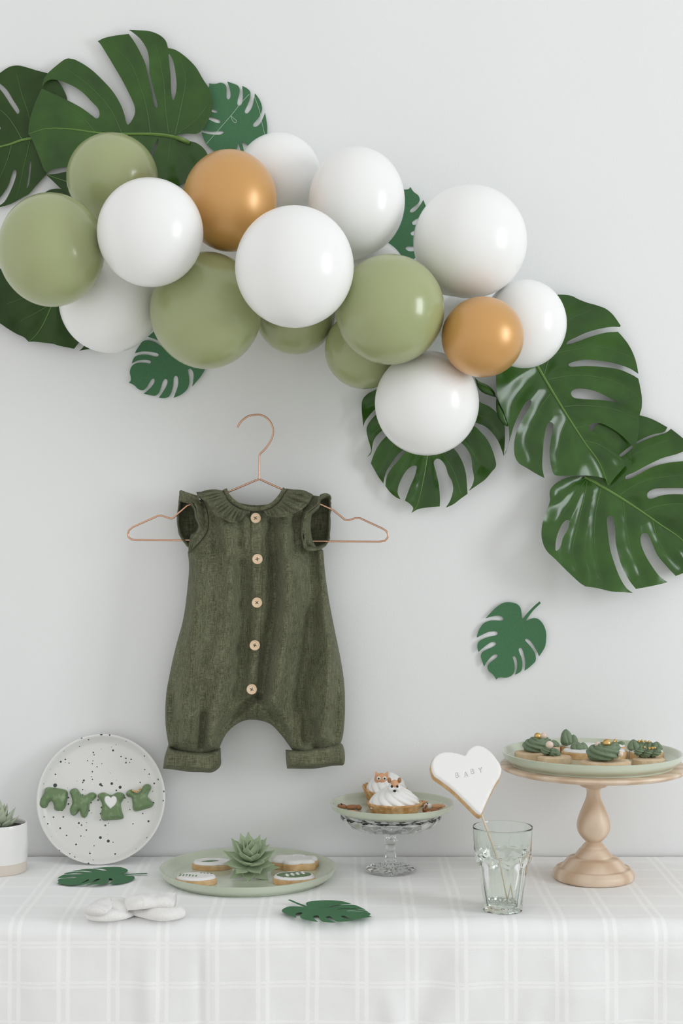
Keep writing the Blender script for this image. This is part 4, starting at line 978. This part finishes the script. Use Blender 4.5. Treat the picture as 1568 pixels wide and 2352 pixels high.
frosted('plain biscuit with a green rosette and gold ball, leftmost on the wooden stand', -6.6, 2.2, 2.3, 1.9, [(.35, -.1, 1.75, 1.75, 4, .9, .42, 0)], [(.45, -.15, 1.95, .43, 'gold')], seed=.3)
frosted('plain biscuit with a small frosting curl and pink pearl, front left on the wooden stand', -4.6, -1.1, 2.0, 1.5, [(-.75, .1, 1.15, 1.05, 4, .5, .45, 0), (.1, .3, .75, .95, 4, .4, .4, 0)], [(-.55, -.05, 1.35, .47, 'pearl')], seed=1.2)
frosted('plain biscuit with low frosting and a pale pearl behind the leftmost rosette', -4.4, 6.6, 1.6, 1.4, [(-.5, -.3, 1.25, 1.15, 5, .5, .42, 0), (.7, -.3, .8, .9, 4, .4, .4, 0)], [(-.5, -.5, 1.35, .43, 'pearl')], seed=2.0)
frosted('white iced biscuit with two tall frosting kisses, rearmost on the wooden stand', -.4, 7.0, 2.4, 1.5, [(-1.6, -.4, .85, 2.0, 5, .35, .30, 0), (-.75, -.5, .6, 1.3, 5, .3, .3, 0)], [], icing=True, seed=.8, bmx='cookie')
frosted('wide white iced biscuit with small frosting buttons, mid-plate on the wooden stand', .75, 2.9, 4.0, 2.2, [(-2.0, .0, .85, .95, 5, .3, .4, 0), (-1.3, .1, .6, .85, 5, .3, .4, 0), (2.25, -.4, .85, 1.0, 6, .25, .42, 0)], [(2.35, -.5, 1.05, .17, 'gold')], icing=True, seed=1.7, bmx='cookie')
frosted('biscuit under a big green rosette with gold ball, front centre on wooden stand', .9, -4.4, 2.9, 2.1, [(0, 0, 2.55, 2.0, 4, 1.1, .42, 0)], [(.1, -.1, 2.1, .50, 'gold'), (-.85, .25, 1.85, .40, 'pearl'), (1.5, -1.1, .95, .35, 'pearl')], seed=.1)
frosted('small white iced biscuit with a bead-topped frosting line, back right on the wooden stand', 3.7, 6.9, 1.55, 1.35, [(-.6, -.2, .5, .45, 5, .2, .3, 0), (.2, -.2, .5, .45, 5, .2, .3, 0), (1.0, -.2, .5, .45, 5, .2, .3, 0)], [(-.5, -.3, .5, .2, 'gold'), (.25, -.3, .5, .2, 'gold')], icing=True, seed=.9, bmx='cookie')
frosted('white iced biscuit with frosting peaks and gold beads, rightmost on the wooden stand', 6.9, 2.5, 2.1, 1.9, [(-1.45, .0, .85, 1.3, 6, .4, .42, 0), (-.6, .4, .75, 1.1, 6, .4, .4, 0), (.35, .2, .75, 1.1, 6, .4, .4, 0), (1.2, -.2, .75, 1.1, 6, .4, .42, 0)], [(-.9, -.3, 1.15, .16, 'gold'), (-.5, -.3, 1.2, .17, 'gold'), (-.1, -.3, 1.15, .16, 'gold'), (.3, -.4, 1.1, .15, 'gold')], icing=True, seed=1.5, bmx='cookie')
frosted('biscuit covered with shell-piped frosting and tiny gold beads, front right on the wooden stand', 6.2, -2.6, 1.9, 1.5, [(-.95, -.1, 1.05, 1.45, 6, .35, .36, 0), (.05, .0, 1.0, 1.3, 6, .5, .34, 0), (.95, .1, .95, 1.35, 6, .5, .34, 0)], [(-.55, -.4, 1.5, .15, 'gold'), (.0, -.5, 1.35, .16, 'gold'), (.35, -.5, 1.4, .17, 'gold'), (.65, -.45, 1.45, .15, 'gold')], seed=2.6)

# ------------------------------------------------------------------ glass cake stand with tartlets
GS = Vector(((897-CX)*1.843/F, 1.843-D, TZ+.0016))
gs = thing('glass_cake_stand', GS, 'small clear pressed-glass cake stand in the middle of the table', 'cake stand')
def gz(z): return z-TZ-.0016
ZB = .8200
def bowl_mod(t, i, r, z):
    k = max(0, min(1, (r-.014)/.02)); low = 1 if z < gz(ZB)-.0012 else 0
    a = math.cos(16*t); b_ = math.cos(8*t+r*260)*math.cos(8*t-r*260)
    return r*(1+.008*k*low*a), (z-.0012*k*low*(b_*.6+.25*a)) if i <= NBOWL else z
NBOWL = 38
bowl_p = prof_smooth([(.0075, gz(.8012)), (.014, gz(.8008)), (.030, gz(.8020)), (.045, gz(.8052)), (.055, gz(.8100)), (.0605, gz(.8160)), (.0612, gz(ZB))], 6)
v, f = lathe([(0, gz(.8012))]+bowl_p+[(.0590, gz(ZB)), (.0575, gz(.8170)), (.0525, gz(.8118)), (.043, gz(.8072)), (.029, gz(.8044)), (.012, gz(.8032)), (0, gz(.8032))], GS, 160, bowl_mod); mk('bowl', v, f, M['glass'], gs, sharp=None)
def stem_mod(t, i, r, z): return (r*(1+.05*math.cos(6*t)) if r < .0075 else r), z
foot_p = [(0, .0), (.026, 0), (.0298, .0008), (.0305, .0022), (.0295, .0036), (.024, .0052), (.015, .0072), (.0085, .0092), (.0062, .0105), (.0070, .0118), (.0074, .0130), (.0062, .0150), (.0058, .025), (.0056, gz(.7835)), (.0070, gz(.7850)), (.0086, gz(.7868)), (.0086, gz(.7885)), (.0070, gz(.7905)), (.0076, gz(.7922)), (.0062, gz(.7945)), (.0064, gz(.800)), (.0075, gz(.8011)), (0, gz(.8011))]
def foot_mod(t, i, r, z):
    if .006 < r < .0245 and z > .0030 and z < .011: return r, z+.0007*math.cos(14*t)
    return stem_mod(t, i, r, z)
v, f = lathe(foot_p, GS, 112, foot_mod); mk('stem_and_foot', v, f, M['glass'], gs, sharp=60)
PM = Vector(((900.5-CX)*1.843/F, 1.843-D, ZB+.0014))
o = mk('plate', *lathe(plate_profile(.0757, .0132, .0600, t=.0026, foot=.70), PM, 110), M['sage'], sharp=70)
tag(o, 'small sage green plate of tartlets on the glass cake stand', 'plate', 'sage green plates')
ZM = PM.z+.0028
def tart(label, c, R, H, tilt, seed):
    root = thing('cream_tartlet', c, label, 'tartlet', 'cream tartlets on the glass stand')
    T = tilt
    def fl(t, i, r, z):
        k = min(1, max(0, z/H)); return (r*(1+.030*k*math.cos(22*t)) if r > R*.5 else r), z
    prof = [(0, 0), (R*.74, 0), (R*.78, .0006), (R*.86, H*.4), (R*.95, H*.85), (R*1.0, H), (R*.95, H+.0006), (R*.90, H-.001), (R*.8, H*.6), (0, H*.55)]
    a = xform(lathe(prof, n=132, rmod=fl), Matrix.Translation(c) @ T); mk('pastry_shell', a[0], a[1], M['crust'], root, sharp=None)
    a = swirl(Vector((0, 0, H*.62)), R*.90, .0262, 11, 2.6, .13, n=160, rings=44, seed=seed, base=.97, pw=.62); a = xform(a, Matrix.Translation(c) @ T); mk('whipped_cream', a[0], a[1], M['cream'], root, sharp=None)
    return root, Matrix.Translation(c) @ T @ Matrix.Translation((0, 0, H*.62+.0262))
T1, top1 = tart('cream tartlet with a fawn-faced sugar topper, in front on the glass stand', Vector(((906-CX)*1.817/F, 1.817-D, ZM)), .0335, .0150, Matrix.Rotation(math.radians(-2), 4, 'X'), .2)
T2, top2 = tart('cream tartlet with an owl-faced sugar topper, behind on the glass stand', Vector(((884-CX)*1.884/F, 1.8855-D, ZM+.004)), .0300, .0150, Matrix.Rotation(math.radians(7), 4, 'Y') @ Matrix.Rotation(math.radians(6), 4, 'X'), 1.4)
def E(c, r, sc): return sphere(c, r, 18, 12, sc)
# fawn topper (centre placed just on the cream tip)
c = P(905.5, 1807, 1.806-D); tp = mk('topper', *E(c+Vector((0, 0, -.001)), .0078, (.95, .75, .92)), M['icing'], T1)
mk('forehead', *E(c+Vector((.0002, -.0012, .0030)), .0058, (.85, .9, .95)), M['brown'] if False else M['peach'], tp)
for sx_ in (-1, 1):
    mk('ear', *E(c+Vector((sx_*.0060, 0, .0076)), .0030, (.8, .7, 1.1)), M['brown'], tp)
    mk('eye', *E(c+Vector((sx_*.0033, -.0060, .0010)), .0014, (1, .6, 1.4)), M['black'], tp)
    mk('cheek', *E(c+Vector((sx_*.0038, -.0040, -.0012)), .0036, (1, .8, 1)), M['icing'], tp)
mk('nose', *E(c+Vector((.0, -.0075, -.0038)), .0017, (1.1, .7, .9)), M['black'], tp)
# owl topper
c = P(876, 1789, 1.872-D); tp = mk('topper', *E(c, .0088, (1.02, .6, .82)), M['peach'], T2)
for sx_ in (-1, 1):
    V = [c+Vector((sx_*.0030, -.002, .0058)), c+Vector((sx_*.0082, -.002, .0040)), c+Vector((sx_*.0076, -.001, .0098)), c+Vector((sx_*.0056, .003, .0055))]
    mk('ear', V, [(0, 1, 2), (1, 3, 2), (3, 0, 2), (0, 3, 1)], M['peach'], tp, smooth=False)
    e = mk('eye', *E(c+Vector((sx_*.0036, -.0048, .0014)), .0024, (1, .5, 1)), M['icing'], tp)
    mk('pupil', *E(c+Vector((sx_*.0036, -.0060, .0014)), .0012, (1, .5, 1)), M['black'], tp)
mk('beak', *E(c+Vector((0, -.0054, -.0018)), .0012, (.8, .8, 1.8)), M['peach'], tp)
def critter(label, cx, cy, d, m, L, yaw, head_m=None, z=0):
    q = Vector(((730+cx/4.612-CX)*d/F, d-D, ZM+z)); L *= 1.25; root = thing('sugar_animal', q, label, 'sugar figure', 'sugar animals on the glass stand plate')
    R = Matrix.Translation(q) @ Matrix.Rotation(yaw, 4, 'Z')
    mk('body', *xform(E(Vector((L*.18, 0, .0030)), L*.34, (1, .62, .0030/(L*.34))), R), M[m], root)
    hd = mk('head', *xform(E(Vector((-L*.30, 0, .0036)), L*.22, (1, .95, .0036/(L*.22))), R), M[head_m or m], root)
    for s_ in (-1, 1):
        mk('ear', *xform(E(Vector((-L*.42, s_*L*.15, .0046)), L*.075, (1, 1, 1)), R), M['brown'], hd)
        mk('eye', *xform(E(Vector((-L*.33, s_*L*.085, .0068)), L*.036, (1, 1, 1)), R), M['black'], hd)
        mk('paw', *xform(E(Vector((L*.50, s_*L*.14, .0026)), L*.10, (1.2, .9, 1)), R), M[m], root)
critter('brown sugar bear lying at the far left of the small plate', 322, 470, 1.850, 'brown', .0205, .15)
critter('white-faced sugar fox lying at the front left of the small plate', 322, 525, 1.818, 'peach', .0165, .1, 'icing')
critter('tiny brown sugar bear tucked against the front tartlet, left side', 482, 528, 1.800, 'brown', .0125, .5)
critter('peach sugar owl lying behind the front tartlet, right side', 1105, 435, 1.875, 'peach', .0140, 1.2)
critter('white-faced sugar fox lying at the far right of the small plate', 1222, 465, 1.855, 'peach', .0185, .2, 'icing')
critter('brown sugar bear lying right of the front tartlet', 1190, 510, 1.829, 'brown', .0150, .1)
critter('small peach sugar bear lying at the front right of the small plate', 1215, 540, 1.808, 'peach', .0120, .1)

# ------------------------------------------------------------------ tumbler
TG = Vector((((960+992/5.113)-CX)*1.662/F, 1.662-D, TZ+.0017)); KT = 1.662/F
def tz(cy): return ZC-(1680+cy/5.113-CY)*KT-TZ-.0017
def tw(h): return h/5.113*KT
NF = 9
outp = [(tw(205), 0), (tw(220), .0008), (tw(226), .0030), (tw(229), tz(2090)), (tw(236), tz(2000)), (tw(250), tz(1900)), (tw(268), tz(1780)), (tw(284), tz(1660)), (tw(296), tz(1580)), (tw(304), tz(1545)), (tw(322), tz(1515)), (tw(338), tz(1490)), (tw(340), tz(1460)), (tw(337), tz(1420)), (tw(337), tz(1380)), (tw(341), tz(1280)), (tw(347), tz(1180)), (tw(351), tz(1120))]
def tum_mod(t, i, r, z):
    if z > tz(1400) or z < .0006: return r, z
    k = min(1, (tz(1400)-z)/.004)
    ph = (t*NF/(2*PI)) % 1.0-.5
    flat = math.cos(PI/NF)/math.cos(ph*2*PI/NF)               # facet
    return r*(1-k*(1-flat)*1.0-k*.010*math.cos(ph*2*PI)*0.6), z+(.0014*math.cos(ph*2*PI) if tz(1560) < z < tz(1420) else 0)
inn = [(tw(343), tz(1117)), (tw(339), tz(1180)), (tw(332), tz(1280)), (tw(326), tz(1380)), (tw(316), tz(1460)), (tw(297), tz(1520)), (tw(280), tz(1580)), (tw(266), tz(1680)), (tw(248), tz(1800)), (tw(228), tz(1920)), (tw(208), tz(2020)), (tw(180), .0096), (tw(120), .0088), (0, .0086)]
op = [outp[0]]+prof_smooth(outp[1:], 4)
nout = len(op)+2
def both(t, i, r, z): return tum_mod(t, i, r, z) if i < nout-1 else (r, z)
prof = [(0, .0008)]+op+[(tw(350), tz(1113)), (tw(346), tz(1112))]+prof_smooth(inn[:-1], 3)+[inn[-1]]
v, f = lathe(prof, TG, 108, both)
o = mk('glass_tumbler', v, f, M['tumbler'], sharp=50)
tag(o, 'faceted green-tinted glass tumbler holding the heart biscuit on a stick', 'glass')

# ------------------------------------------------------------------ heart biscuit on a stick
HC = (960, 1680, 5.113); al = math.radians(36)
hn = Vector((.05, -math.cos(al), math.sin(al))).normalized(); h0 = P(1072, 1795, 1.672-D)
heart = '550,272* 580,212 640,166 700,152 780,175 860,235 920,310 965,380 980,440 960,520 910,600 860,700 800,830 758,925 735,962 700,955 620,880 500,760 380,650 260,560 190,510 160,440 155,370 190,290 260,242 340,230 440,240 510,258'
lp = outline(heart, *HC, 2.0); hnn = np.array(hn)
GL = {'B': ['0,0 0,1 .42,1 .6,.94 .66,.78 .62,.62 .5,.53 .66,.45 .72,.27 .64,.07 .45,0', '.16,.6 .16,.86 .38,.86 .48,.8 .48,.67 .38,.6', '.16,.14 .16,.46 .42,.46 .53,.38 .53,.22 .42,.14'],
      'A': ['0,0 .3,1 .5,1 .8,0 .63,0 .56,.24 .24,.24 .17,0', '.28,.38 .52,.38 .4,.80'], 'Y': ['.3,0 .3,.42 0,1 .18,1 .38,.58 .58,1 .76,1 .46,.42 .46,0']}
letters = []
for ch, cx_, cy_ in (('B', 457, 512), ('A', 557, 502), ('B', 637, 467), ('Y', 730, 452)):
    for g in GL[ch]:
        q = np.array([[float(t) for t in k.split(',')] for k in g.split()])-[.37, .5]; q = q*60; a = math.radians(10)
        x_ = q[:,0]*math.cos(a)-q[:,1]*math.sin(a); y_ = -(q[:,0]*math.sin(a)+q[:,1]*math.cos(a))
        letters.append(np.stack([HC[0]+(cx_+x_)/HC[2], HC[1]+(cy_+y_)/HC[2]], -1))
hb = thing('heart_biscuit', ray_plane(960+720/5.113, 1680+960/5.113, h0, hn), 'heart-shaped biscuit on a stick with white icing stamped BABY', 'biscuit')
def heart_part(nm, loops, top, bottom, m, step=3.0, grow=1.0, round_=2.6e-3):
    pv, tris, _ = fill(loops, step); db = border_dist(pv, loops[:1])
    base = np.array([tuple(ray_plane(a, b_, h0, hn)) for a, b_ in pv]); cen = base.mean(0); base = cen+(base-cen)*grow
    t = top-round_+dome(db, 5, round_)
    if len(loops) > 1: t = t-.0004*(1-np.clip(border_dist(pv, loops[1:])/.8, 0, 1))
    v, f = shell(pv, tris, base+np.outer(t, hnn), base+np.outer(np.full(len(pv), bottom), hnn)); return mk(nm, v, f, M[m], hb, sharp=50)
ic = heart_part('icing', [lp]+letters, 0.0, -.0034, 'icing'); ic['label'] = 'white fondant icing with the stamped letters BABY'
heart_part('icing_underlayer', [shrink(lp, .96)], -.0016, -.0036, 'icing', round_=.0008)
heart_part('biscuit_base', [lp], -.0034, -.0122, 'cookie', grow=1.012, round_=.001)
s0 = ray_plane(960+735/5.113, 1680+900/5.113, h0, hn)-hn*.0075
sm_ = Vector((((960+822/5.113)-CX)*1.660/F, 1.660-D, ZC-(1680+1190/5.113-CY)*1.660/F))
s1 = Vector((((960+1095/5.113)-CX)*1.664/F, 1.664-D, TZ+.0017+.0098))
v, f = tube([s0, s0.lerp(sm_, .5), sm_, sm_.lerp(s1, .5), s1], [.0011]*5, 8); mk('stick', v, f, M['skewer'], hb)
